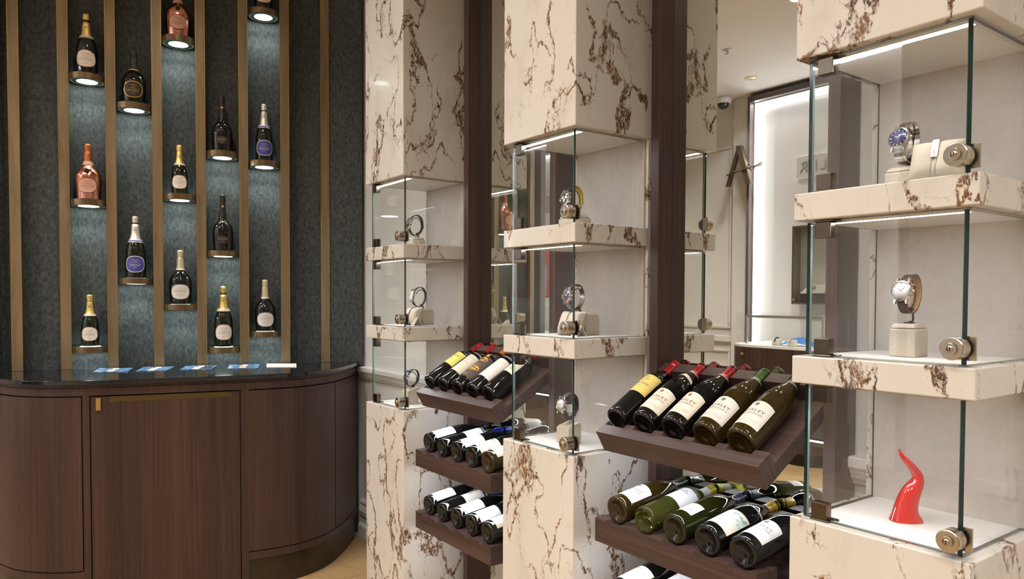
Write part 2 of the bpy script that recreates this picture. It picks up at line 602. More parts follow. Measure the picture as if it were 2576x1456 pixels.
def text_geo(s, bold=0.0):
    """flat outline of a string, width and height normalised to cap height 1, centred"""
    key = (s, bold)
    if key in TEXT_CACHE:
        return TEXT_CACHE[key]
    cu = bpy.data.curves.new('t', 'FONT')
    cu.body = s
    cu.resolution_u = 2
    cu.offset = bold
    ob = bpy.data.objects.new('t', cu)
    COL.objects.link(ob)
    dg = bpy.context.evaluated_depsgraph_get()
    me = bpy.data.meshes.new_from_object(ob.evaluated_get(dg))
    vs = [v.co.copy() for v in me.vertices]
    fs = [tuple(p.vertices) for p in me.polygons]
    bpy.data.objects.remove(ob, do_unlink=True)
    bpy.data.curves.remove(cu)
    bpy.data.meshes.remove(me)
    x0, x1 = min(v.x for v in vs), max(v.x for v in vs)
    h = 0.70
    out = ([((v.x - (x0 + x1) / 2) / h, v.y / h - 0.5) for v in vs], fs, (x1 - x0) / h)
    TEXT_CACHE[key] = out
    return out


def text_on(mb, s, height, place, mi=0, width=None, bold=0.0, cx=0.0, cy=0.0):
    """place(u, v) -> 3d point; text centred on (cx, cy)"""
    vs, fs, wd = text_geo(s, bold)
    sx = height if width is None else width / wd
    mb.add([place(cx + x * sx, cy + y * height) for x, y in vs], fs, mi)


# ------------------------------------------------------------------ setting: floor, ceiling, walls
ROOM_OBJECTS = []      # things of the far side of the room, turned a touch about the mirror below

fl = MB().box(-10.2, 4.2, -4.75, 0.5, FLOOR - 0.06, FLOOR - 0.006).build('floor', 'oak')
tag(fl, 'pale oak floor laid in chevron planks', kind='structure')
# chevron planks
PW, PL = 0.14, 0.62
ang = math.radians(45)
pts_plank = []


def plank_mesh(sgn, seed):
    h = PL * math.cos(ang)
    a, b_ = 0.0, PW / math.sin(ang)
    g = 0.0012
    poly = [(0 + g, g), (h - g, sgn * h + g), (h - g, sgn * h + b_ - g), (0 + g, b_ - g)]
    mb = MB()
    mb.prism(poly, -0.007, 0.0)
    return mb


plank_me = [plank_mesh(1, 0).mesh('plank', ['oak']), plank_mesh(-1, 0).mesh('plank', ['oak'])]
h_ = PL * math.cos(ang)
row_step = PW / math.sin(ang)
rest = MB()
cells = []
ncol = int(14.4 / h_) + 1
for c in range(ncol):
    x = -10.2 + c * h_
    sgn = 1 if c % 2 == 0 else -1
    y0 = -4.75 - (0 if sgn > 0 else -h_)
    for k in range(-3, int(5.6 / row_step) + 4):
        y = y0 + k * row_step - (h_ if sgn > 0 else 0)
        cx, cy = x + h_ / 2, y + sgn * h_ / 2
        if cy < -5.0 or cy > 0.6:
            continue
        cells.append((x, y, sgn, cx, cy))


def plank_rank(c):
    x, y = c[3], c[4]
    d1 = max(0, abs(x + 2.75) - 0.55) + max(0, abs(y + 0.1) - 0.55)
    d2 = max(0, abs(x + 2.75) - 0.55) + max(0, abs(y + 2.75) - 0.8)
    return min(d1, d2)


cells.sort(key=plank_rank)
for i, (x, y, sgn, cx, cy) in enumerate(cells):
    if i < 290:
        o = share('plank', plank_me[0 if sgn > 0 else 1], fl, loc=(x, y, FLOOR - random.uniform(0, 0.0006)))
    else:
        h = h_
        g = 0.0012
        poly = [(x + g, y + g), (x + h - g, y + sgn * h + g), (x + h - g, y + sgn * h + row_step - g), (x + g, y + row_step - g)]
        n0 = len(rest.v)
        rest.add([(p[0], p[1], FLOOR) for p in poly], [(0, 1, 2, 3)])
ro = rest.build('plank_field', 'oak', fl)
ro['kind'] = 'stuff'

ce = MB().box(-10.2, 4.2, -4.75, 0.6, CEIL, CEIL + 0.1).build('ceiling', 'ceiling_white')
tag(ce, 'plain white ceiling with recessed lamps', kind='structure')

wb = MB().box(-3.6, 4.2, YW, YW + 0.1, FLOOR, CEIL).build('wall_back', 'white_wall')
tag(wb, 'warm white wall behind the marble showcases', kind='structure')
we = MB().box(4.2, 4.3, -4.75, 0.6, FLOOR, CEIL).build('wall_right', 'white_wall')
tag(we, 'plain white end wall beyond the right of view', kind='structure')
wf = MB().box(-10.3, -10.2, -4.75, 0.6, FLOOR, CEIL).build('wall_left', 'white_wall')
tag(wf, 'plain white end wall far beyond the bar', kind='structure')
wf2 = MB().box(-10.2, -3.6, 0.45, 0.6, FLOOR, CEIL).build('wall_back_far', 'white_wall')
tag(wf2, 'plain white wall behind the champagne niche', kind='structure')


def extrude_x(mb, prof, x0, x1, mi=0):
    """prof: (y, z) list, extruded along x"""
    n = len(prof)
    vs = [(x0, y, z) for y, z in prof] + [(x1, y, z) for y, z in prof]
    fs = [tuple(range(n)), tuple(reversed(range(n, 2 * n)))] + [((i + 1) % n, i, n + i, n + (i + 1) % n) for i in range(n)]
    mb.add(vs, fs, mi)


DADO = [(0, 0.905), (-0.030, 0.905), (-0.034, 0.901), (-0.034, 0.880), (-0.030, 0.874), (-0.026, 0.872), (-0.026, 0.866), (-0.022, 0.862),
        (-0.020, 0.852), (-0.012, 0.842), (-0.010, 0.836), (-0.006, 0.832), (0, 0.832)]
SKIRT = [(0, 0.150), (-0.006, 0.150), (-0.010, 0.142), (-0.016, 0.138), (-0.018, 0.128), (-0.012, 0.116), (-0.020, 0.104), (-0.026, 0.085),
         (-0.022, 0.060), (-0.014, 0.040), (-0.014, 0.012), (-0.026, 0.008), (-0.030, 0.0), (-0.030, FLOOR), (0, FLOOR)]
DADO_SPANS = [(-3.311, -2.14 + 0.051), (-1.07 - 0.408, -1.07 + 0.051), (-0.408, 0.06), (0.60, 4.2)]
tr = MB()
for a, b_ in DADO_SPANS:
    extrude_x(tr, [(YW + y, z) for y, z in DADO], a, b_)
tag(tr.build('trim_1', 'white_wall'), 'white moulded dado rail along the wall behind the showcases', kind='structure')
tr = MB()
for a, b_ in DADO_SPANS:
    extrude_x(tr, [(YW + y, z) for y, z in SKIRT], a, b_)
tag(tr.build('baseboard_back', 'white_wall'), 'white moulded skirting along the wall behind the showcases', kind='structure')

# ------------------------------------------------------------------ mirror bays
for i, xo in enumerate((-D, 0.0)):
    nm = ('between the two farther marble showcases', 'between the two nearer marble showcases')[i]
    t = empty('wall_mirror', (xo - 0.713, YM, FLOOR), 'tall frameless wall mirror behind the wine racks ' + nm, 'mirror', 'wall mirrors between the showcases')
    t.rotation_euler = (0, 0, (THETA_A if i == 0 else THETA) / 2)
    hgt = CEIL - FLOOR
    MB().box(-0.272, 0.272, 0.0, 0.006, 0.002, hgt - 0.002).build('mirror_sheet', 'mirror', t)
    MB().box(-0.270, 0.270, 0.0065, 0.018, 0.002, hgt - 0.002).build('backing_board', 'black', t)
    for side, (a, b_) in enumerate(((-1.019, -0.986), (-0.440, -0.408))):
        p = MB().box(xo + a, xo + b_, 0.26, YW - 0.001, FLOOR, CEIL, bev=0.0015).build('wood_jamb', 'walnut')
        tag(p, ('dark walnut jamb beside the right flank of the farthest showcase', 'dark walnut jamb seen through the glass of the middle showcase',
                'dark walnut jamb beside the right flank of the middle showcase', 'dark walnut jamb seen through the glass of the nearest showcase')[i * 2 + side],
            'wood post', 'walnut jambs framing the mirrors')

# ------------------------------------------------------------------ marble showcases
W, T = 0.359, 0.350
H_UP, H1T, H1B, H2T, H2B, H_B = 1.7953, 1.5142, 1.4567, 1.1704, 1.1128, 0.8245
GY, GL, GR = 0.0225, -0.341, -0.0245        # glass planes: front y, left x, right x (local, corner at 0)
GT = 0.008
COMPS = [(H1T, H_UP), (H2T, H1B), (H_B, H2B)]
BACK = 0.306


def pane(x0, x1, y0, y1, z0, z1, thin):
    """glass sheet: broad faces clear, narrow edges tinted"""
    mb = MB()
    vs = [(x, y, z) for z in (z0, z1) for x, y in ((x0, y0), (x1, y0), (x1, y1), (x0, y1))]
    fs = [(3, 2, 1, 0), (4, 5, 6, 7), (0, 1, 5, 4), (1, 2, 6, 5), (2, 3, 7, 6), (3, 0, 4, 7)]
    mb.add(vs, fs)
    broad = (2, 4) if thin == 'y' else (3, 5)
    mb.mi = [0 if k in broad else 1 for k in range(6)]
    return mb


def knob_mesh():
    mb = MB()
    rot = Matrix.Rotation(math.radians(90), 4, 'X')     # local z -> -y
    R = 0.0205
    prof = [(0.0, 0.0), (R * 0.92, 0.0), (R, 0.0015), (R, 0.010), (R * 0.94, 0.0105), (R * 0.94, 0.0125), (R, 0.013), (R, 0.017), (R * 0.94, 0.0175), (R * 0.94, 0.0195),
            (R, 0.020), (R, 0.029), (R * 0.965, 0.030), (0.0, 0.030)]
    prof = [(r, -z) for r, z in prof][::-1]
    mb.lathe([(r, z + 0.0) for r, z in prof], 36, 0, Matrix.Translation((0, -0.030, 0)) @ rot, cap=False, sharp=True)
    mb.lathe([(0.0105, 0), (0.0105, 0.0045), (0.0098, 0.0055), (0.0062, 0.0055), (0.006, 0.004), (0.0, 0.004)], 28, 0, Matrix.Translation((0, -0.030, 0)) @ rot, cap=False, sharp=True)
    mb.lathe([(0.006, 0.0042), (0.0055, 0.0060), (0.0, 0.0060)], 20, 0, Matrix.Translation((0, -0.030, 0)) @ rot, cap=False)
    mb.box(-0.0009, 0.0009, -0.0366, -0.0359, -0.0035, 0.0035, 1)
    mb.lathe([(0.0195, 0), (0.0195, 0.0022)], 30, 1, Matrix.Translation((0, 0.002, 0)) @ rot)
    mb.box(0.006, 0.026, 0.0082, 0.0125, -0.022, 0.022, 0, bev=0.001)     # keeper plate inside the pane
    return mb.mesh('lock_knob', ['nickel', 'black', 'hinge_metal'])


KNOB = knob_mesh()


def hinge_mesh(upside):
    mb = MB()
    mb.box(0, 0.034, -0.0065, 0.014, 0.004, 0.038, 0, bev=0.0012)
    mb.box(-0.002, 0.040, -0.009, 0.026, 0.0, 0.004, 0, bev=0.0012)
    mb.lathe([(0.011, 0), (0.011, 0.0035)], 20, 0, Matrix.Translation((0.038, 0.016, 0)))
    mb.lathe([(0.0015, 0.0), (0.003, 0.0035)], 12, 1, Matrix.Translation((0.042, 0.016, 0.0005)))
    if upside:
        mb.v = [(x, y, -z) for x, y, z in mb.v]
        mb.f = [tuple(reversed(f)) for f in mb.f]
    return mb.mesh('hinge', ['hinge_metal', 'nickel_dark'])


HINGE = [hinge_mesh(False), hinge_mesh(True)]


def showcase(xo, which):
    t = empty('marble_showcase', (xo, 0, FLOOR), which, 'display case', 'brown-veined marble showcases along the wall')
    zo = -FLOOR
    bv = 0.0025

    def blk(name, mb, mats):
        mb.v = [(x, y, z + zo) for x, y, z in mb.v]
        return mb.build(name, mats, t)
    blk('upper_block', MB().box(-W, 0, 0, T, H_UP, CEIL - 0.001, bev=bv), 'marble')
    blk('shelf_slab', MB().box(-W, 0, 0, BACK - 0.001, H1B, H1T, bev=bv), 'marble')
    blk('shelf_slab', MB().box(-W, 0, 0, BACK - 0.001, H2B, H2T, bev=bv), 'marble')
    blk('base_block', MB().box(-W, 0, 0, T, FLOOR, H_B, bev=bv), 'marble')
    blk('back_slab', MB().box(-W + 0.004, -0.002, BACK, T - 0.02, H_B + 0.0005, H_UP - 0.0005), 'marble')
    for ci, (z0, z1) in enumerate(COMPS):
        blk('fabric_panel', MB().box(-W + 0.024, -0.014, BACK - 0.006, BACK - 0.0015, z0 + 0.001, z1 - 0.001), 'fabric')
        blk('floor_liner', MB().box(-W + 0.03, -0.026, GY + 0.012, BACK - 0.007, z0 + 0.0002, z0 + 0.0022), 'liner')
        blk('ceiling_liner', MB().box(-W + 0.026, -0.026, GY + 0.012, BACK - 0.007, z1 - 0.0035, z1 - 0.0005), 'liner')
        blk('led_strip', led_bar(-0.318, -0.036, 0.042, 0.060, z1 - 0.0065, z1 - 0.0036), ['white_paint', 'led'])
        blk('floor_seal', MB().box(GL + 0.01, GR - 0.012, GY - 0.001, GY + 0.009, z0 + 0.0003, z0 + 0.0018), 'steel')
        d = blk('glass_door', pane(GL + 0.008, GR - 0.009, GY, GY + GT, z0 + 0.0035, z1 - 0.0035, 'y'), ['clear_glass', 'glass_edge_light'])
        for k, (zz, me) in enumerate(((z0, HINGE[0]), (z1, HINGE[1]))):
            share('hinge', me, d, loc=(GL + 0.022, GY + 0.0005, zz + zo + (0.0006 if k == 0 else -0.0006)))
        share('lock_knob', KNOB, d, loc=(GR - 0.0125, GY - 0.0025, z0 + zo + 0.033))
        blk('side_pane', pane(GR - GT, GR, GY + 0.0005, BACK - 0.0015, z0 + 0.0025, z1 - 0.0037, 'x'), ['clear_glass', 'glass_edge'])
        blk('side_pane', pane(GL, GL + GT, GY + 0.0005, BACK - 0.0015, z0 + 0.0025, z1 - 0.0037, 'x'), ['clear_glass', 'glass_edge'])
    return t


showcase(-2 * D, 'tall marble and glass showcase farthest from view, next to the champagne bar')
showcase(-D, 'tall marble and glass showcase in the middle, between the two wine bays')
showcase(0.0, 'tall marble and glass showcase nearest, with the red horn in it')

# ------------------------------------------------------------------ wine bottles


def profile(kind, L, R):
    """outer wall from base to lip: (r, z)"""
    if kind == 'bordeaux':
        p = [(0.0, 0.045), (0.40, 0.034), (0.62, 0.016), (0.74, 0.004), (0.86, 0.0), (0.95, 0.006), (1.0, 0.022), (1.0, 0.60), (0.99, 0.625), (0.94, 0.655), (0.83, 0.683), (0.66, 0.703),
             (0.50, 0.722), (0.42, 0.745), (0.395, 0.78), (0.385, 0.93), (0.40, 0.935), (0.40, 0.985), (0.37, 1.0), (0.0, 1.0)]
    elif kind == 'burgundy':
        p = [(0.0, 0.05), (0.40, 0.038), (0.62, 0.018), (0.74, 0.004), (0.86, 0.0), (0.95, 0.006), (1.0, 0.024), (1.0, 0.50), (0.985, 0.54), (0.94, 0.585), (0.86, 0.635), (0.74, 0.69),
             (0.60, 0.745), (0.48, 0.79), (0.40, 0.83), (0.36, 0.87), (0.345, 0.93), (0.375, 0.935), (0.375, 0.985), (0.345, 1.0), (0.0, 1.0)]
    elif kind == 'champagne':
        p = [(0.0, 0.05), (0.5, 0.03), (0.74, 0.004), (0.88, 0.0), (0.97, 0.008), (1.0, 0.03), (1.0, 0.34), (0.985, 0.40), (0.93, 0.47), (0.81, 0.54), (0.65, 0.605),
             (0.55, 0.645), (0.48, 0.69), (0.42, 0.75), (0.385, 0.82), (0.36, 0.88), (0.36, 0.90), (0.0, 0.90)]
    elif kind == 'squat':
        p = [(0.0, 0.04), (0.5, 0.025), (0.70, 0.004), (0.81, 0.0), (0.87, 0.006), (0.895, 0.02), (0.935, 0.14), (0.975, 0.26), (1.0, 0.36), (0.985, 0.42), (0.92, 0.475), (0.80, 0.525),
             (0.63, 0.57), (0.46, 0.605), (0.365, 0.64), (0.325, 0.69), (0.305, 0.77), (0.295, 0.88), (0.0, 0.88)]
    elif kind == 'siecle':
        p = [(0.0, 0.04), (0.5, 0.025), (0.78, 0.004), (0.86, 0.0), (0.92, 0.006), (0.945, 0.02), (0.97, 0.14), (1.0, 0.30), (0.985, 0.36), (0.92, 0.415), (0.80, 0.465),
             (0.62, 0.505), (0.45, 0.535), (0.355, 0.57), (0.31, 0.63), (0.28, 0.72), (0.265, 0.82), (0.26, 0.88), (0.0, 0.88)]
    return [(r * R, z * L) for r, z in p]


def rad_at(prof, z):
    """outer radius at height z (upper branch of the profile)"""
    k0 = max(range(len(prof)), key=lambda i: prof[i][0] if prof[i][1] < prof[-1][1] * 0.3 else -1)
    for (r0, z0), (r1, z1) in zip(prof[k0:], prof[k0 + 1:]):
        if z0 <= z <= z1 and z1 > z0:
            return r0 + (r1 - r0) * (z - z0) / (z1 - z0)
    return prof[k0][0]


def smooth_prof(p, n=2):
    """corner cutting keeps the outline inside its control points"""
    for _ in range(n):
        out = [p[0]]
        for q0, q1 in zip(p, p[1:]):
            out.append((q0[0] * 0.75 + q1[0] * 0.25, q0[1] * 0.75 + q1[1] * 0.25))
            out.append((q0[0] * 0.25 + q1[0] * 0.75, q0[1] * 0.25 + q1[1] * 0.75))
        out.append(p[-1])
        p = out
    return p


class BottleFrame:
    """places label geometry on the glass; local z along the bottle, label faces local -y"""

    def __init__(self, prof):
        self.p = prof

    def at(self, off):
        def place(u, v):
            r = rad_at(self.p, v)
            a = u / max(self.r0, 1e-4)
            return (r + off) * math.sin(a), -(r + off) * math.cos(a), v
        return place

    def set(self, z):
        self.r0 = rad_at(self.p, z)
        return self


def patch(mb, fr, u0, u1, v0, v1, off, mi=0, nu=18, nv=6, shape=None):
    """curved rectangle (or shape(t, s) mapped patch) on the bottle"""
    pl = fr.at(off)
    vs = []
    for j in range(nv + 1):
        for i in range(nu + 1):
            s, t = i / nu, j / nv
            u, v = u0 + (u1 - u0) * s, v0 + (v1 - v0) * t
            vs.append(pl(u, v))
    fs = [(j * (nu + 1) + i, j * (nu + 1) + i + 1, (j + 1) * (nu + 1) + i + 1, (j + 1) * (nu + 1) + i) for j in range(nv) for i in range(nu)]
    mb.add(vs, fs, mi, True)


def oval(mb, fr, cu, cv, ru, rv, off, mi=0, seg=28, rings=4, inner=0.0, egg=0.0):
    pl = fr.at(off)
    vs, fs = [], []
    rr = [inner + (1 - inner) * k / rings for k in range(rings + 1)]
    for q in rr:
        for k in range(seg):
            a = 2 * math.pi * k / seg
            ca, sa = math.cos(a), math.sin(a)
            e = 0.86
            ex, ey = math.copysign(abs(ca) ** e, ca), math.copysign(abs(sa) ** e, sa)
            vs.append(pl(cu + q * ru * ex * (1 - egg * ey), cv + q * rv * ey))
    for j in range(rings):
        for k in range(seg):
            k2 = (k + 1) % seg
            fs.append((j * seg + k, j * seg + k2, (j + 1) * seg + k2, (j + 1) * seg + k))
    mb.add(vs, fs, mi, True)


def outline(mb, fr, u0, u1, v0, v1, off, t, mi):
    patch(mb, fr, u0, u1, v0, v0 + t, off, mi, 14, 1)
    patch(mb, fr, u0, u1, v1 - t, v1, off, mi, 14, 1)
    patch(mb, fr, u0, u0 + t, v0, v1, off, mi, 1, 4)
    patch(mb, fr, u1 - t, u1, v0, v1, off, mi, 1, 4)


def wine_bottle(matrix, kind, glass, capsule, label, group, spec):
    L, R = (0.29, 0.0375) if kind == 'bordeaux' else (0.288, 0.0405)
    L, R = spec.get('L', L), spec.get('R', R)
    raw0 = profile(kind, L, R)
    raw = smooth_prof(raw0, 2)
    t = empty('wine_bottle', matrix, label, 'bottle', group)
    MB().lathe(raw, 40, cap=False).build('glass_body', glass, t)
    fr = BottleFrame(raw)
    # capsule
    z0 = spec.get('cap_from', 0.80) * L
    mb = MB()
    cp = [(rad_at(raw, z) + 0.0006, z) for z in [z0 + (0.93 * L - z0) * k / 4 for k in range(5)]]
    lip = raw0[-3][0] + 0.0007
    nk = raw0[-5][0] + 0.0007
    cp[-1] = (nk, 0.928 * L)
    mb.lathe(cp, 30, 0, cap=False)
    mb.lathe([(nk, 0.928 * L), (lip, 0.934 * L), (lip, 0.958 * L), (nk + 0.0003, 0.964 * L), (nk + 0.0003, 0.995 * L), (nk * 0.90, 1.003 * L), (lip * 0.55, 1.003 * L), (lip * 0.55, 1.0045 * L), (0.0, 1.0045 * L)], 30, 0, cap=False, sharp=True)
    co = mb.build('capsule', capsule, t)
    bands = MB()
    for zz, hh in spec.get('bands', []):
        bands.lathe([(rad_at(raw, zz * L) + 0.0009, zz * L), (rad_at(raw, (zz * L + hh)) + 0.0009, zz * L + hh)], 30, 0, cap=False)
    if spec.get('bands'):
        bands.build('capsule_band', spec.get('band_mat', 'ink_gold'), co)
    if spec.get('cap_text'):
        tm = MB()
        zz = spec['bands'][0][0] * L + 0.008
        fr.set(zz)
        pl = fr.at(0.0012)
        text_on(tm, spec['cap_text'], 0.0055, lambda u, v: pl(u, v), 0, cy=zz)
        tm.build('capsule_lettering', spec.get('band_mat', 'ink_gold'), co)
    # top stamp
    st = MB()
    st.lathe([(lip * 0.50, 1.0052 * L), (lip * 0.43, 1.0052 * L)], 24, 0, cap=False, smooth=False)
    for k in range(5):
        a = k * 2 * math.pi / 5
        st.lathe([(lip * 0.10, 1.0052 * L), (0, 1.0052 * L)], 6, 0, Matrix.Translation((lip * 0.22 * math.cos(a), lip * 0.22 * math.sin(a), 0)), cap=False)
    st.build('capsule_stamp', spec.get('stamp', 'ink_pink_gold'), co)
    # main label
    if 'label' in spec:
        v0, v1 = [q * L for q in spec['span']]
        hw = spec.get('half', 0.048)
        fr.set((v0 + v1) / 2)
        mb = MB()
        if spec.get('arch'):
            ht, nu, nv = spec['arch'], 18, 6
            pl = fr.at(0.0005)
            vs = []
            for j in range(nv + 1):
                for i in range(nu + 1):
                    u = -hw + 2 * hw * i / nu
                    top = v1 + ht * (1 - (u / hw) ** 2)
                    vs.append(pl(u, v0 + (top - v0) * j / nv))
            mb.add(vs, [(j * (nu + 1) + i, j * (nu + 1) + i + 1, (j + 1) * (nu + 1) + i + 1, (j + 1) * (nu + 1) + i) for j in range(nv) for i in range(nu)], 0, True)
        else:
            patch(mb, fr, -hw, hw, v0, v1, 0.0005, 0)
        lb = mb.build('label', spec['label'], t)
        if spec.get('label2'):
            m2 = MB()
            patch(m2, fr, -hw * 0.98, hw * 0.98, v0 + (v1 - v0) * spec['label2'][1], v0 + (v1 - v0) * spec['label2'][2], 0.0008, 0)
            m2.build('label_picture', spec['label2'][0], lb)
        if spec.get('border'):
            m2 = MB()
            outline(m2, fr, -hw + 0.0035, hw - 0.0035, v0 + 0.0035, v1 - 0.0030, 0.0008, 0.0006, 0)
            m2.build('label_border', spec['border'], lb)
        inks = {}
        for item in spec.get('text', []):
            s, cv, hgt, ink = item[:4]
            wd = item[4] if len(item) > 4 else None
            cu = item[5] if len(item) > 5 else 0.0
            m2 = inks.setdefault(ink, MB())
            pl = fr.at(0.0009)
            text_on(m2, s, hgt, pl, 0, width=wd, cx=cu, cy=v0 + (v1 - v0) * cv)
        for ink, cv, u0, u1, hh in spec.get('lines', []):
            m2 = inks.setdefault(ink, MB())
            vv = v0 + (v1 - v0) * cv
            patch(m2, fr, u0, u1, vv, vv + hh, 0.0009, 0, 10, 1)
        for ink, cu, cv, ru, rv, inner in spec.get('ovals', []):
            m2 = inks.setdefault(ink, MB())
            oval(m2, fr, cu, v0 + (v1 - v0) * cv, ru, rv, 0.0010, 0, 16, 1, inner)
        for ink, cu, cv, r0, r1, n, a0, a1 in spec.get('rays', []):
            m2 = inks.setdefault(ink, MB())
            pl = fr.at(0.0010)
            vv = v0 + (v1 - v0) * cv
            for k in range(n):
                a = math.radians(a0 + (a1 - a0) * k / max(1, n - 1))
                da = 0.07
                m2.add([pl(cu + r0 * math.cos(a), vv + r0 * math.sin(a)), pl(cu + r1 * 0.8 * math.cos(a - da), vv + r1 * 0.8 * math.sin(a - da)),
                        pl(cu + r1 * math.cos(a), vv + r1 * math.sin(a)), pl(cu + r1 * 0.8 * math.cos(a + da), vv + r1 * 0.8 * math.sin(a + da))], [(0, 1, 2, 3)], 0)
        for ink, m2 in inks.items():
            m2.build('lettering', ink, lb)
    if spec.get('neck'):
        mat, za, zb, hw = spec['neck'][:4]
        mb = MB()
        fr.set((za + zb) / 2 * L)
        pl = fr.at(0.0006)
        vs = []
        nu = 16
        for j in range(3):
            for i in range(nu + 1):
                u = -hw + 2 * hw * i / nu
                dip = -0.016 * (abs(u) / hw) ** 1.3 if len(spec['neck']) > 4 else 0.0
                vs.append(pl(u, za * L + (zb - za) * L * j / 2 + dip))
        mb.add(vs, [(j * (nu + 1) + i, j * (nu + 1) + i + 1, (j + 1) * (nu + 1) + i + 1, (j + 1) * (nu + 1) + i) for j in range(2) for i in range(nu)], 0, True)
        mb.build('neck_label', mat, t)
    return t


def faiv(sub, ink_main, red=True):
    crest = 'ink_red' if red else 'ink_green'
    return dict(label='paper_cream' if red else 'paper_ivory', span=(0.095, 0.375), arch=0.009, half=0.047, border='ink_light',
                text=[('DOMAINE', 0.80, 0.0034, 'ink_light'), ('FAIVELEY', 0.665, 0.0088, ink_main, 0.067), (sub, 0.52, 0.0058, 'ink_grey', 0.066),
                      ('PREMIER CRU', 0.435, 0.0034, 'ink_light'), ('2011', 0.33, 0.003, 'ink_light')],
                lines=[('ink_light', 0.225, -0.034, 0.034, 0.0011), ('ink_light', 0.175, -0.030, 0.030, 0.0009), ('ink_light', 0.125, -0.033, 0.033, 0.0009)],
                ovals=[(crest, 0.0, 0.955, 0.0052, 0.0058, 0.62), (crest, -0.0018, 0.965, 0.0014, 0.002, 0.0), (crest, 0.0020, 0.945, 0.0014, 0.002, 0.0)],
                bands=[(0.80, 0.0011), (0.812, 0.0011)], cap_text='FAIVELEY', cap_from=0.795, band_mat='paper_ivory')


TILT = math.radians(30.5)
FLAT = math.radians(8.3)
BX = [-0.93, -0.825, -0.72, -0.615, -0.51]


def tilted_matrix(x, base, ang, roll=0.0):
    """bottle axis (local z) -> (0, cos, sin); label (local -y) faces up"""
    ax = Vector((0, math.cos(ang), math.sin(ang)))
    ly = Vector((0, math.sin(ang), -math.cos(ang)))        # local +y points down, so -y faces up
    lx = ly.cross(ax)
    m = Matrix(((lx.x, ly.x, ax.x, x), (lx.y, ly.y, ax.y, base[0]), (lx.z, ly.z, ax.z, base[1]), (0, 0, 0, 1)))
    return m @ Matrix.Rotation(roll, 4, 'Z')


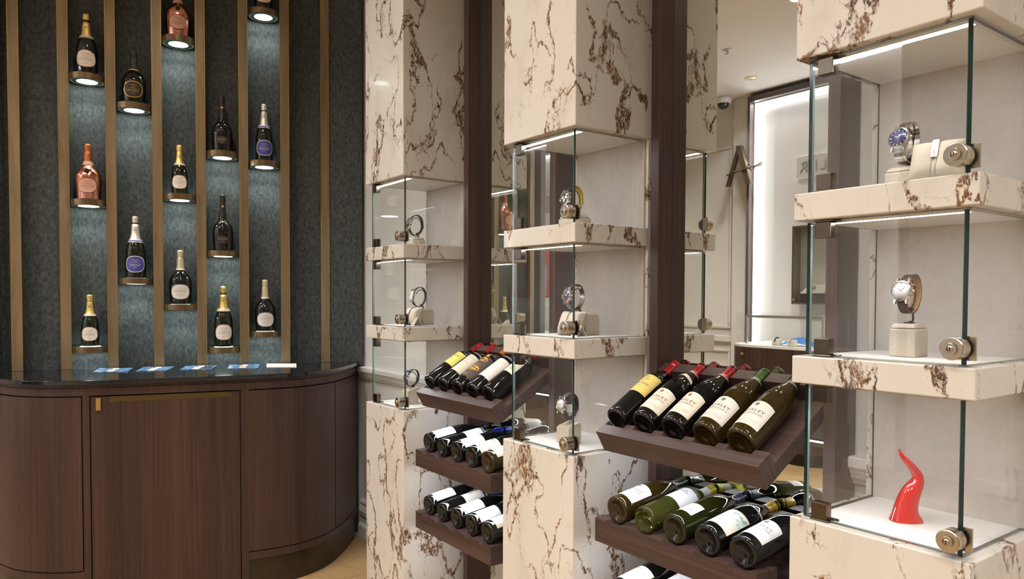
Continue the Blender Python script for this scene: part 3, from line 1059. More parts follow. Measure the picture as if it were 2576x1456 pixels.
# -- racks
def rack(xo, z_top, tilted, label):
    t = empty('wine_rack', (xo - 0.72, 0.014, z_top), label, 'wine rack', 'walnut wine racks between the showcases')
    X0, X1 = -0.27, 0.27
    ang = TILT if tilted else 0.0
    # local frame: s along the slope (back), n normal (up)
    sv, nv = Vector((0, math.cos(ang), math.sin(ang))), Vector((0, -math.sin(ang), math.cos(ang)))
    fm = Matrix(((1, 0, 0, 0), (0, sv.y, nv.y, 0), (0, sv.z, nv.z, 0), (0, 0, 0, 1)))

    def put(name, mb, mat):
        mb.xform(fm)
        return mb.build(name, mat, t)
    bx = [b + 0.72 + (-0.018 if tilted else 0.008) for b in BX]
    if tilted:
        thick, deep, depth = 0.037, 0.068, 0.336
        put('front_board', MB().box(X0, X1, 0, thick, -deep, 0, bev=0.0012), 'walnut_x')
        put('base_panel', MB().box(X0, X1, thick + 0.0005, depth, -deep, -0.031, bev=0.0012), 'walnut_x')
        # scalloped cradle board behind the lip
        R = 0.0425
        cr = MB()
        prof = [(X0, -0.0305), (X1, -0.0305), (X1, 0.004)]
        for b in reversed(bx):
            for k in range(9):
                a = math.radians(20 + 140 * k / 8)
                prof.append((b + R * math.cos(a) * 1.0, 0.0115 - R * math.sin(a) + 0.002))
        prof.append((X0, 0.004))
        prof = [(x, max(z, -0.0305)) for x, z in prof]
        flat = [(x, z) for x, z in prof]
        n = len(flat)
        half = MB()
        # individual cradle blocks between the bottles
        edges = [X0] + [b for b in bx] + [X1]
        for k in range(len(edges) - 1):
            a0 = edges[k] + (R - 0.006 if k > 0 else 0)
            a1 = edges[k + 1] - (R - 0.006 if k < len(edges) - 2 else 0)
            base0, base1 = (edges[k] + 0.016 if k > 0 else X0), (edges[k + 1] - 0.016 if k < len(edges) - 2 else X1)
            c = MB()
            poly = [(base0, -0.0305), (base1, -0.0305), (a1, -0.001), (a0, -0.001)]
            c.prism([(x, z) for x, z in poly], -0.054, -0.0375, mat=Matrix(((1, 0, 0, 0), (0, 0, -1, 0), (0, 1, 0, 0), (0, 0, 0, 1))))
            put('cradle_block', c, 'walnut_x')
        s0, s1, top, notch, low = 0.296, depth, 0.016, 0.021, -0.0305
    else:
        thick, deep, depth = 0.050, 0.067, 0.295
        R = 0.046
        prof = [(X0, -deep), (X1, -deep), (X1, 0.0)]
        for b in reversed(bx):
            for k in range(7):
                a = math.radians(78.5 - 157 * k / 6)
                u = math.sin(a) * 0.029
                prof.append((b + u, -0.0095 * (1 - (u / 0.029) ** 2) - 0.0002))
        prof.append((X0, 0.0))
        c = MB()
        c.prism([(x, z) for x, z in prof], -thick, 0.0, mat=Matrix(((1, 0, 0, 0), (0, 0, -1, 0), (0, 1, 0, 0), (0, 0, 0, 1))))
        put('front_board', c, 'walnut_x')
        put('base_panel', MB().box(X0, X1, thick + 0.0005, depth, -deep, -0.045, bev=0.0012), 'walnut_x')
        put('end_block', MB().box(X1 - 0.020, X1, thick + 0.001, thick + 0.030, -0.0445, 0.0005, bev=0.001), 'walnut_x')
        put('end_block', MB().box(X0, X0 + 0.020, thick + 0.001, thick + 0.030, -0.0445, 0.0005, bev=0.001), 'walnut_x')
        s0, s1, top, notch, low = 0.238, depth, 0.066, 0.020, -0.0445
    edges = [X0] + bx + [X1]
    for k in range(len(edges) - 1):
        a0 = edges[k] + (notch if k > 0 else 0)
        a1 = edges[k + 1] - (notch if k < len(edges) - 2 else 0)
        b0 = edges[k] + (notch * 0.35 if k > 0 else 0)
        b1 = edges[k + 1] - (notch * 0.35 if k < len(edges) - 2 else 0)
        if a1 - a0 < 0.006:
            continue
        c = MB()
        c.prism([(b0, top - 0.034), (b1, top - 0.034), (a1, top), (a0, top)], -s1, -s0, mat=Matrix(((1, 0, 0, 0), (0, 0, -1, 0), (0, 1, 0, 0), (0, 0, 0, 1))))
        put('neck_block', c, 'walnut_x')
    put('neck_bar', MB().box(X0, X1, s0, s1, low, top - 0.0345), 'walnut_x')
    # light strip let into the underside, behind the front board
    put('led_strip', led_bar(X0 + 0.01, X1 - 0.01, thick + 0.012, thick + 0.026, -deep - 0.003, -deep - 0.0005), ['white_paint', 'rack_led'])
    return t


Z_TILT = 0.911
Z_FLAT = {0: 0.680, 1: 0.664}
Z_LOW = {0: 0.429, 1: 0.424}
for i, xo in enumerate((-D, 0.0)):
    bay = ('between the farther two showcases', 'between the nearer two showcases')[i]
    rack(xo, Z_TILT, True, 'sloping walnut wine rack with five bottles, topmost ' + bay)
    rack(xo, Z_FLAT[i], False, 'level walnut wine rack, second from the top ' + bay)
    rack(xo, Z_LOW[i], False, 'level walnut wine rack, third from the top ' + bay)


def t_base(zt, R):
    n = 0.0415 - 0.041 + R - 0.0295
    s = 0.0535
    return (0.014 + s * math.cos(TILT) - n * math.sin(TILT), zt + s * math.sin(TILT) + n * math.cos(TILT))


def f_base(zt, R):
    return (0.032, zt + R - 0.0085)


G_T = ('bottles on the farther sloping rack', 'bottles on the nearer sloping rack')
G_F = ('bottles on the farther upper level rack', 'bottles on the nearer upper level rack')
G_L = ('bottles on the farther lower level rack', 'bottles on the nearer lower level rack')

YELLOW = dict(label='paper_yellow', span=(0.335, 0.615), half=0.047, border='ink_grey', cap_from=0.80, bands=[],
              text=[('MYSTERE', 0.74, 0.006, 'ink_grey', 0.034), ('CHATEAU', 0.60, 0.003, 'ink_grey'), ('LAMOUSSAS', 0.47, 0.0078, 'ink_grey', 0.060),
                    ('HAUT-MEDOC', 0.30, 0.0034, 'ink_grey'), ('2008', 0.16, 0.003, 'ink_grey')],
              lines=[('ink_grey', 0.86, -0.014, 0.012, 0.0022), ('ink_grey', 0.885, -0.008, 0.004, 0.0018)])
LINES5 = [('ink_light', c, -0.024 + 0.006 * (k % 2), 0.024 - 0.004 * (k % 3), 0.0008) for k, c in enumerate((0.18, 0.25, 0.32, 0.42, 0.50))]

near_tilt = [
    ('bordeaux', 'glass_black', 'capsule_red', 'dark wine bottle with yellow label and red capsule on nearer sloping rack', YELLOW),
    ('burgundy', 'glass_black', 'capsule_red', 'dark red-wine bottle with cream label and small white collar, second on nearer sloping rack',
     dict(faiv('NUITS-ST-GEORGES', 'ink_red'), neck=('paper_ivory', 0.69, 0.735, 0.034, 1))),
    ('burgundy', 'glass_black', 'capsule_red', 'dark bottle with cream label in red lettering, middle of nearer sloping rack', faiv('GEVREY-CHAMBERTIN', 'ink_red')),
    ('burgundy', 'glass_olive', 'capsule_green', 'olive glass bottle with white label and bright green capsule on nearer sloping rack', faiv('MEURSAULT', 'ink_green', False)),
    ('burgundy', 'glass_olive', 'capsule_dark_green', 'olive glass bottle with white label and dark green capsule, beside the nearest showcase', faiv('PULIGNY-MONTRACHET', 'ink_green', False)),
]
near_flat = [
    ('burgundy', 'glass_olive', 'capsule_dark_green', 'olive bottle with white label and dark green capsule, first on nearer upper level rack', dict(faiv('BOURGOGNE', 'ink_grey', False), label='paper_white')),
    ('bordeaux', 'glass_pale_green', 'capsule_lime', 'pale green see-through bottle with big white label on nearer upper level rack',
     dict(label='paper_white', span=(0.36, 0.68), half=0.046, bands=[(0.80, 0.030)], band_mat='capsule_white', cap_from=0.80,
          text=[('S', 0.86, 0.008, 'ink_red'), ('TOUR', 0.66, 0.0065, 'ink_grey', 0.026), ('TRIQUEDINE', 0.56, 0.0065, 'ink_grey', 0.040)],
          lines=LINES5[:4])),
    ('burgundy', 'glass_pale_dark', 'capsule_navy', 'dark olive bottle with small white label and slate blue capsule on nearer upper level rack',
     dict(label='paper_white', span=(0.14, 0.33), half=0.030, bands=[], cap_from=0.84, stamp='ink_white', text=[('CHABLIS', 0.72, 0.004, 'ink_grey')], lines=[('capsule_navy', 0.3, -0.02, 0.02, 0.0012)])),
    ('burgundy', 'glass_black', 'capsule_yellow', 'dark bottle with green landscape label and yellow capsule on nearer upper level rack',
     dict(label='paper_cream', span=(0.10, 0.42), half=0.050, label2=('paper_landscape', 0.52, 0.93), bands=[], cap_from=0.82, stamp='ink_grey', neck=('paper_cream', 0.60, 0.625, 0.09),
          text=[('CHABLIS', 0.44, 0.0050, 'ink_light')], lines=[('ink_light', 0.28, -0.02, 0.02, 0.0008), ('ink_gold', 0.97, -0.045, 0.045, 0.0014)])),
    ('burgundy', 'glass_black', 'capsule_dark_green', 'dark bottle with white label at the right end of nearer upper level rack', dict(faiv('BOURGOGNE', 'ink_grey', False), label='paper_white')),
]
near_low = [
    ('burgundy', 'glass_black', 'capsule_white', 'dark bottle with cream label in red script, cut by the lower picture edge',
     dict(label='paper_cream', span=(0.10, 0.42), half=0.048, bands=[], cap_from=0.82, text=[('Merck', 0.84, 0.008, 'ink_red'), ('CHASS', 0.66, 0.0045, 'ink_light')], lines=LINES5[:3])),
    ('bordeaux', 'glass_pale_dark', 'capsule_lime', 'green bottle with white label barely seen under the nearer level rack',
     dict(label='paper_white', span=(0.34, 0.62), half=0.044, bands=[], cap_from=0.82, lines=LINES5[:3])),
]
far_tilt = [
    ('bordeaux', 'glass_black', 'capsule_red', 'dark wine bottle with lime yellow label on farther sloping rack',
     dict(label='paper_lime', span=(0.36, 0.63), half=0.046, bands=[], cap_from=0.80, text=[('MARQUIS', 0.70, 0.0075, 'ink_grey', 0.060), ('TERME', 0.45, 0.005, 'ink_grey')], lines=LINES5[:2])),
    ('bordeaux', 'glass_black', 'capsule_red', 'dark bottle with engraved cream label, second on farther sloping rack',
     dict(label='paper_cream', span=(0.235, 0.66), half=0.046, bands=[], cap_from=0.80, border='ink_light', text=[('CHATEAU', 0.60, 0.005, 'ink_light'), ('MAUCAILLOU', 0.50, 0.0055, 'ink_grey', 0.045)],
          lines=[('ink_light', c, -0.026, 0.026, 0.0012) for c in (0.70, 0.735, 0.77, 0.81)] + LINES5[:3])),
    ('bordeaux', 'glass_black', 'capsule_orange', 'dark bottle with brown label and golden suns on farther sloping rack',
     dict(label='paper_brown', span=(0.16, 0.68), half=0.048, bands=[], cap_from=0.80,
          rays=[('ink_gold', -0.004, 0.82, 0.006, 0.026, 11, 20, 160), ('ink_gold', -0.006, 0.20, 0.006, 0.024, 11, 15, 165)],
          ovals=[('ink_gold', 0.006, 0.72, 0.024, 0.012, 0.35), ('ink_gold', 0.014, 0.36, 0.022, 0.012, 0.3), ('ink_gold', -0.012, 0.62, 0.010, 0.004, 0.3)],
          text=[('AMARONE', 0.50, 0.006, 'ink_gold', 0.040)], lines=[('ink_gold', 0.10, -0.02, 0.02, 0.001), ('ink_gold', 0.06, -0.016, 0.016, 0.001)])),
    ('bordeaux', 'glass_black', 'capsule_wine', 'dark bottle with pale floral label, fourth on farther sloping rack',
     dict(label='paper_floral', span=(0.21, 0.66), half=0.046, bands=[], cap_from=0.80)),
    ('bordeaux', 'glass_black', 'capsule_red', 'dark bottle with cream label and gold leaves, beside the middle showcase',
     dict(label='paper_cream', span=(0.36, 0.66), half=0.040, bands=[], cap_from=0.80, ovals=[('ink_gold', 0.020, 0.70, 0.005, 0.008, 0.0), ('ink_gold', -0.012, 0.30, 0.008, 0.005, 0.0), ('ink_gold', 0.016, 0.24, 0.006, 0.004, 0.0)])),
]


def plain(mat, ink='ink_light', span=(0.085, 0.40), half=0.047, **k):
    d = dict(label=mat, span=span, half=half, bands=[], cap_from=0.82, lines=[(ink, 0.36, -0.014, 0.016, 0.0010), (ink, 0.52, -0.010, 0.012, 0.0010), (ink, 0.84, -0.012, 0.004, 0.0016), (ink, 0.28, -0.02, 0.02, 0.0006)])
    d.update(k)
    return d


far_flat = [
    ('burgundy', 'glass_black', 'capsule_black', 'dark bottle with wide white label, first on farther upper level rack', plain('paper_white')),
    ('bordeaux', 'glass_black', 'capsule_blue', 'dark bottle with high-set white label and blue capsule on farther upper level rack', plain('paper_white', span=(0.36, 0.66))),
    ('burgundy', 'glass_black', 'capsule_black', 'dark bottle with white label, middle of farther upper level rack', plain('paper_white')),
    ('burgundy', 'glass_dark_green', 'capsule_black', 'dark bottle with crested cream label and gold edge on farther upper level rack',
     plain('paper_ivory', ovals=[('ink_red', -0.004, 0.86, 0.006, 0.005, 0.3), ('ink_gold', 0.012, 0.86, 0.010, 0.006, 0.6)], text=[('Bourgogne', 0.60, 0.0055, 'ink_grey')], border='ink_gold')),
    ('burgundy', 'glass_olive', 'capsule_black', 'olive bottle with cream label half hidden by the middle showcase, upper level rack', plain('paper_cream', border='ink_light')),
]
far_low = [
    ('burgundy', 'glass_black', 'capsule_black', 'dark bottle with wide white label, first on farther lower level rack', plain('paper_white')),
    ('bordeaux', 'glass_black', 'capsule_blue', 'dark bottle with high-set crested label and blue capsule on farther lower level rack',
     plain('paper_ivory', span=(0.34, 0.64), text=[('BOURGEY', 0.80, 0.005, 'ink_light')], ovals=[('ink_light', -0.002, 0.45, 0.011, 0.008, 0.45)])),
    ('burgundy', 'glass_black', 'capsule_black', 'dark bottle with white label, third on farther lower level rack', plain('paper_white')),
    ('burgundy', 'glass_black', 'capsule_black', 'dark bottle with white label, fourth on farther lower level rack', plain('paper_white')),
    ('burgundy', 'glass_dark_green', 'capsule_black', 'dark bottle with cream label half hidden by the middle showcase, lower level rack', plain('paper_cream', border='ink_light')),
]
for i, xo in enumerate((-D, 0.0)):
    for lst, fn, ang, zt, grp in (((far_tilt, near_tilt)[i], t_base, TILT, Z_TILT, G_T[i]), ((far_flat, near_flat)[i], f_base, FLAT, Z_FLAT[i], G_F[i]), ((far_low, near_low)[i], f_base, FLAT, Z_LOW[i], G_L[i])):
        for k, (kind, glass, cap, lab, sp) in enumerate(lst):
            R = 0.0375 if kind == 'bordeaux' else 0.0405
            roll = math.radians((-6, 4, -3, 2, -4)[k])
            wine_bottle(tilted_matrix(xo + BX[k] + (-0.018 if ang == TILT else 0.008), fn(zt, R), ang, roll), kind, glass, cap, lab, grp, sp)

# ------------------------------------------------------------------ champagne bar
CE = Vector((0.2359, 0.9718, 0))
CN = Vector((0.9718, -0.2359, 0))
CO = Vector((-3.4172, 0, 0))
CM = Matrix(((CN.x, CE.x, 0, CO.x), (CN.y, CE.y, 0, CO.y), (0, 0, 1, 0), (0, 0, 0, 1)))     # local x = out (d), y = along (s)
POSTS = [-1.286, -1.083, -0.881, -0.674, -0.471, -0.264, -0.055, 0.156]
ZC = 0.936
S_END0, S_END1 = -1.376, 0.362

wl = MB().box(-0.10, -0.034, S_END0 - 0.02, S_END1, FLOOR, CEIL).xform(CM).build('wall_champagne', 'wallpaper')
tag(wl, 'dark textured niche wall behind the champagne bottles', kind='structure')
bounds = [S_END0] + POSTS + [S_END1 - 0.004]
for k in range(len(bounds) - 1):
    a, b_ = bounds[k], bounds[k + 1]
    last = k == len(bounds) - 2
    n = 28
    vs, fs = [], []
    for j in range(n + 1):
        t = j / n
        s = a + (b_ - a) * t
        q = 2 * t - 1
        d = 0.088 * (1 - (max(0.0, 1 - abs(q) ** 2.1)) ** (1 / 2.1)) - 0.030
        if last:
            d = 0.050 + 0.02 * t
        vs += [(d, s, ZC - 0.02), (d, s, CEIL)]
    for j in range(n):
        fs.append((2 * j, 2 * j + 2, 2 * j + 3, 2 * j + 1))
    mb = MB().add(vs, fs, 0, True).xform(CM)
    mb.build('fluted_panel', 'wallpaper', wl)
# end return of the niche
MB().box(-0.10, 0.07, S_END0 - 0.06, S_END0 - 0.001, FLOOR, CEIL).xform(CM).build('end_panel', 'taupe', wl)

for k, s in enumerate(POSTS):
    c = CM @ Vector((0, s, 0))
    t = empty('brass_post', (c.x, c.y, ZC), ('upright bronze bar at the far left of the champagne niche', 'second upright bronze bar from the left in the niche', 'third upright bronze bar from the left in the niche',
              'fourth upright bronze bar from the left in the niche', 'fifth upright bronze bar from the left in the niche', 'sixth upright bronze bar from the left in the niche',
              'seventh upright bronze bar from the left in the niche', 'upright bronze bar at the far right of the champagne niche')[k], 'metal post', 'bronze bars of the champagne niche')
    rotm = CM.copy(); rotm.translation = (0, 0, 0)
    MB().box(0.040, 0.062, -0.0205, 0.0205, 0.001, CEIL - ZC - 0.001).xform(rotm).build('bar', 'bronze', t)
    for sgn in (-1, 1):
        MB().box(0.038, 0.0625, sgn * 0.0206, sgn * 0.0232, 0.001, CEIL - ZC - 0.001).xform(rotm).build('edge_strip', 'brass_edge', t)

DISCS = [  # column centre s, z bottom, z top
    (-0.982, 2.343), (-0.982, 1.736), (-0.982, 1.018),
    (-0.7775, 2.223), (-0.7775, 1.356),
    (-0.5725, 2.579), (-0.5725, 1.786), (-0.5725, 1.226),
    (-0.3675, 2.018), (-0.3675, 1.504), (-0.3675, 1.003),
    (-0.1595, 2.777), (-0.1595, 1.984), (-0.1595, 1.082)]
DISC_D, DISC_R, DISC_T = 0.048, 0.0765, 0.030
DNAMES = ['leftmost column, top', 'leftmost column, middle', 'leftmost column, lowest', 'second column, upper', 'second column, lower', 'third column, top', 'third column, middle', 'third column, lowest',
          'fourth column, top', 'fourth column, middle', 'fourth column, lowest', 'rightmost column, top', 'rightmost column, middle', 'rightmost column, lowest']


def disc_meshes():
    R, t = DISC_R, DISC_T
    ring = MB()
    ring.lathe([(R, 0.0), (R, t)], 48, 0, cap=False)
    ring.lathe([(R, t), (R - 0.006, t)], 48, 0, cap=False, smooth=False)
    ring.lathe([(R - 0.006, 0.0), (R, 0.0)], 48, 0, cap=False, smooth=False)
    ring.lathe([(R - 0.006, t), (R - 0.006, 0.0)], 48, 0, cap=False)
    glass = MB().lathe([(R - 0.0062, 0.0015), (R - 0.0062, t - 0.0012)], 48)
    rim = MB().lathe([(R - 0.0062, 0.0012), (R - 0.0085, 0.0012)], 48, cap=False)
    circ = [(0.046 * math.cos(2 * math.pi * k / 24), 0.046 * math.sin(2 * math.pi * k / 24)) for k in range(24)]
    low = MB().add([(x, y, 0.0011) for x, y in circ], [tuple(reversed(range(24)))])
    top = MB().add([(x, y, t - 0.0010) for x, y in circ], [tuple(range(24))])
    return (ring.mesh('brass_ring', ['ring_brass']), glass.mesh('glass_disc', ['disc_glass']), rim.mesh('glass_rim', ['disc_glass_rim']), low.mesh('light_panel', ['disc_led']), top.mesh('upper_light', ['disc_top_led']))


DM = disc_meshes()
for (s, z), nm in zip(DISCS, DNAMES):
    c = CM @ Vector((DISC_D, s, z))
    t = empty('bottle_shelf', c, 'round lit bronze-rimmed bottle shelf, ' + nm, 'shelf', 'round lit shelves in the champagne niche')
    l = bpy.data.lights.new('shelf_lamp', 'SPOT')
    l.energy = 4.6
    l.color = (0.86, 1.0, 0.96)
    l.spot_size = math.radians(112)
    l.spot_blend = 0.9
    l.shadow_soft_size = 0.03
    lo = bpy.data.objects.new('shelf_lamp', l)
    COL.objects.link(lo)
    lo.location = (c.x, c.y, c.z - 0.002)
    for n_, me in zip(('brass_ring', 'glass_disc', 'glass_rim', 'light_panel', 'upper_light'), DM):
        share(n_, me, t)


def champagne(idx, kind, L, R, glass, foil, spec, label):
    s, z = DISCS[idx]
    c = CM @ Vector((DISC_D, s, z + DISC_T - 0.0006))
    to_cam = Vector((0.5574, -1.4076, 0)) - Vector((c.x, c.y, 0))
    # face half way between straight out and the camera
    dirv = (CN * 0.75 + to_cam.normalized() * 0.25).normalized()
    rz = math.atan2(dirv.x, -dirv.y) if False else math.atan2(dirv.y, dirv.x) + math.pi / 2
    m = Matrix.Translation(c) @ Matrix.Rotation(rz, 4, 'Z')
    t = empty('champagne_bottle', m, label, 'bottle', 'champagne bottles on the lit shelves')
    raw = smooth_prof(profile(kind, L, R), 2)
    MB().lathe(raw, 36, cap=False).build('glass_body', glass, t)
    fr = BottleFrame(raw)
    # foil: neck sleeve, collar, wired cork head
    f0, f1 = spec.get('foil', (0.63, 0.88))
    mb = MB()
    n = 6
    pr = [(rad_at(raw, (f0 + (f1 - f0) * k / n) * L) + 0.0008, (f0 + (f1 - f0) * k / n) * L) for k in range(n + 1)]
    nr = spec.get('head', 0.0150)
    hz = f1 * L
    pr += [(nr * 0.93, hz + 0.002), (nr * 1.06, hz + 0.006), (nr * 0.97, hz + 0.011), (nr * 1.0, hz + (L - hz) * 0.55), (nr * 1.06, hz + (L - hz) * 0.80), (nr * 0.99, L - 0.003), (nr * 0.80, L), (0, L + 0.0008)]
    mb.lathe(pr, 28, 0, cap=False)
    fo = mb.build('foil', foil, t)
    wr = MB()
    for k in range(4):
        a = k * math.pi / 2 + 0.4
        wr.tube([(nr * 1.05 * math.cos(a), nr * 1.05 * math.sin(a), hz + 0.006), (nr * 1.08 * math.cos(a + 0.2), nr * 1.08 * math.sin(a + 0.2), hz + (L - hz) * 0.5), (nr * 0.9 * math.cos(a), nr * 0.9 * math.sin(a), L - 0.001)], 0.0007, 5)
    wr.tube([(nr * 1.08 * math.cos(a), nr * 1.08 * math.sin(a), hz + 0.0065) for a in [2 * math.pi * q / 20 for q in range(20)]], 0.0009, 5, closed=True)
    wr.build('wire_cage', foil, fo)
    if spec.get('mark'):
        tm = MB()
        zz = (f0 + (f1 - f0) * 0.62) * L
        fr.set(zz)
        text_on(tm, 'LP', 0.010, fr.at(0.0013), 0, cy=zz)
        tm.build('foil_mark', 'ink_grey', fo)
    for mat, za, zb in spec.get('collar', []):
        mb = MB()
        mb.lathe([(rad_at(raw, za * L) + 0.0014, za * L), (rad_at(raw, zb * L) + 0.0014, zb * L)], 32, 0, cap=False)
        mb.build('collar', mat, t)
    if spec.get('seal'):
        zz = spec['seal'][1] * L
        fr.set(zz)
        mb = MB()
        oval(mb, fr, 0, zz, spec['seal'][2], spec['seal'][2], 0.0016, 0, 20, 2)
        oval(mb, fr, 0, zz, spec['seal'][2] * 0.6, spec['seal'][2] * 0.6, 0.0022, 0, 16, 1, 0.6)
        mb.build('seal', spec['seal'][0], t)
    if spec.get('oval'):
        mat, cv, ru, rv, rim, egg = spec['oval']
        cv *= L
        fr.set(cv)
        mb = MB()
        oval(mb, fr, 0, cv, ru, rv, 0.0010, 0, egg=egg)
        lb = mb.build('label', mat, t)
        if rim:
            m2 = MB()
            oval(m2, fr, 0, cv, ru, rv, 0.0013, 0, inner=0.93, rings=1, egg=egg)
            m2.build('label_border', rim, lb)
        m2 = MB()
        for s_, dv, h, wd in spec['text']:
            text_on(m2, s_, h, fr.at(0.0016), 0, width=wd, cy=cv + dv)
        for dv, hw_ in spec.get('rules', []):
            patch(m2, fr, -hw_, hw_, cv + dv, cv + dv + 0.0006, 0.0016, 0, 10, 1)
        m2.build('lettering', spec.get('ink', 'ink_grey'), lb)
    return t


def cuv(ru=0.046, rv=0.041):
    k = rv / 0.034
    return dict(foil=(0.625, 0.86), collar=[('paper_pink', 0.590, 0.602), ('ink_pink_gold', 0.603, 0.615), ('paper_pink', 0.616, 0.630)], mark=True, oval=('paper_pink', 0.245, ru, rv, 'ink_pink_gold', 0.05),
                text=[('LA CUVEE', 0.018 * k, 0.0042 * k, 0.026 * k), ('CHAMPAGNE', 0.009 * k, 0.0026 * k, 0.020 * k), ('Laurent-Perrier', -0.002 * k, 0.0058 * k, 0.047 * k), ('BRUT', -0.020 * k, 0.0034 * k, 0.011 * k)],
                rules=[(0.004 * k, 0.020 * k), (-0.009 * k, 0.018 * k)])


blue = dict(foil=(0.615, 0.87), collar=[('paper_white', 0.578, 0.588), ('paper_navy', 0.589, 0.608), ('paper_white', 0.609, 0.618)], mark=True, oval=('paper_navy', 0.225, 0.047, 0.041, 'ink_white', 0.0), ink='ink_white',
            text=[('ULTRA BRUT', 0.020, 0.0042, 0.028), ('CHAMPAGNE', 0.012, 0.0026, 0.022), ('Laurent-Perrier', -0.002, 0.0062, 0.050), ('FRANCE', -0.017, 0.003, 0.012)],
            rules=[(0.006, 0.024), (-0.008, 0.024), (-0.012, 0.016)])
rose = dict(foil=(0.69, 0.87), head=0.0165, collar=[('paper_rose', 0.625, 0.69)], seal=('black_gloss', 0.50, 0.011), oval=('paper_rose', 0.245, 0.044, 0.037, 'capsule_wine', 0.0), ink='capsule_wine',
            text=[('CUVEE ROSE', 0.019, 0.004, 0.036), ('CHAMPAGNE', 0.010, 0.0026, 0.022), ('Laurent-Perrier', -0.002, 0.006, 0.054), ('BRUT', -0.019, 0.003, 0.010)], rules=[(0.006, 0.026), (-0.008, 0.026), (-0.013, 0.016)])
bdb = dict(foil=(0.66, 0.87), head=0.0150, collar=[('paper_cream', 0.635, 0.66)], seal=('glass_black', 0.505, 0.011), oval=('paper_ivory', 0.23, 0.047, 0.038, 'ink_light', 0.0),
           text=[('CHAMPAGNE', 0.019, 0.003, 0.024), ('Laurent-Perrier', 0.006, 0.0058, 0.052), ('BLANC DE BLANCS', -0.016, 0.0038, 0.036)], rules=[(0.013, 0.026), (0.0, 0.026), (-0.007, 0.018), (-0.023, 0.016)])
mil = dict(foil=(0.645, 0.87), head=0.0155, collar=[('ink_gold', 0.62, 0.645)], seal=('glass_black', 0.50, 0.011), oval=('paper_black', 0.245, 0.045, 0.040, 'ink_gold', 0.0), ink='ink_gold',
           text=[('MILLESIME', 0.021, 0.005, 0.034), ('2008', 0.014, 0.003, 0.010), ('CHAMPAGNE', 0.008, 0.0028, 0.024), ('Laurent-Perrier', -0.003, 0.0062, 0.052), ('BRUT', -0.023, 0.003, 0.012)], rules=[(0.004, 0.026), (-0.010, 0.026), (-0.015, 0.018)])
gs = dict(foil=(0.60, 0.87), head=0.0150, seal=('ink_pink_gold', 0.79, 0.0055), oval=('paper_black', 0.195, 0.030, 0.020, None, 0.0), ink='ink_pink_gold',
          text=[('CHAMPAGNE', 0.014, 0.0026, 0.022), ('Grand Siecle', 0.005, 0.0064, 0.044), ('Laurent-Perrier', -0.006, 0.0034, 0.026), ('BRUT', -0.014, 0.0026, 0.014)], rules=[(0.0, 0.02)])

champagne(0, 'champagne', 0.300, 0.0480, 'glass_black', 'foil_gold', cuv(), 'gold-topped champagne bottle with egg-shaped pink label at the top left')
champagne(1, 'squat', 0.275, 0.0590, 'rose_jacket', 'foil_copper', rose, 'rounded pink-metal champagne bottle on the middle shelf of the leftmost column')
champagne(2, 'champagne', 0.255, 0.0395, 'glass_dark_green', 'foil_gold', cuv(0.040, 0.0345), 'small gold-topped champagne bottle, lowest of the leftmost column')
champagne(3, 'squat', 0.270, 0.0560, 'glass_black', 'foil_black', mil, 'rounded black champagne bottle with black and gold oval label')
champagne(4, 'champagne', 0.312, 0.0475, 'glass_dark_green', 'foil_silver', blue, 'tall silver-topped champagne bottle with royal blue label in the second column')
champagne(5, 'squat', 0.278, 0.0590, 'rose_jacket', 'foil_copper', rose, 'rounded pink-metal champagne bottle cut by the top picture edge')
champagne(6, 'champagne', 0.254, 0.0385, 'glass_dark_green', 'foil_gold', cuv(0.040, 0.0345), 'small gold-topped champagne bottle in the middle of the third column')
champagne(7, 'squat', 0.277, 0.0545, 'glass_black', 'foil_cream', bdb, 'rounded dark champagne bottle with white oval label, lowest of the third column')
champagne(8, 'siecle', 0.293, 0.0520, 'glass_black', 'foil_black', gs, 'slim-necked black champagne bottle, upper of the two in the fourth column')
champagne(9, 'siecle', 0.295, 0.0520, 'glass_black', 'foil_black', gs, 'slim-necked black champagne bottle, lower of the two in the fourth column')
champagne(10, 'champagne', 0.317, 0.0465, 'glass_dark_green', 'foil_gold', cuv(0.046, 0.041), 'gold-topped champagne bottle standing lowest in the fourth column')
champagne(11, 'champagne', 0.302, 0.0455, 'glass_dark_green', 'foil_gold', cuv(0.044, 0.040), 'green champagne bottle at the top right, only its lower half in view')
champagne(12, 'champagne', 0.306, 0.0440, 'glass_dark_green', 'foil_silver', blue, 'silver-topped champagne bottle with royal blue label in the rightmost column')
champagne(13, 'squat', 0.275, 0.0535, 'glass_black', 'foil_cream', bdb, 'rounded dark champagne bottle with white oval label, lowest of the rightmost column')

# -- bar cabinet
CTRL = [(0.3535, 0.0), (0.346, 0.050), (0.315, 0.130), (0.252, 0.268), (0.161, 0.426), (0.052, 0.539), (-0.096, 0.612), (-0.30, 0.634), (-0.56, 0.636)]
CTRL = CTRL + [(-1.12 - s, d) for s, d in reversed(CTRL[:-1])]


def cr_curve(ctrl, n=8):
    out = []
    for i in range(len(ctrl) - 1):
        p0, p1, p2, p3 = ctrl[max(i - 1, 0)], ctrl[i], ctrl[i + 1], ctrl[min(i + 2, len(ctrl) - 1)]
        for k in range(n):
            t = k / n
            out.append(tuple(0.5 * ((2 * p1[c]) + (-p0[c] + p2[c]) * t + (2 * p0[c] - 5 * p1[c] + 4 * p2[c] - p3[c]) * t**2 + (-p0[c] + 3 * p1[c] - 3 * p2[c] + p3[c]) * t**3) for c in (0, 1)))
    out.append(ctrl[-1])
    return out


CURVE = cr_curve(CTRL)      # from right end (s=.35) to left end


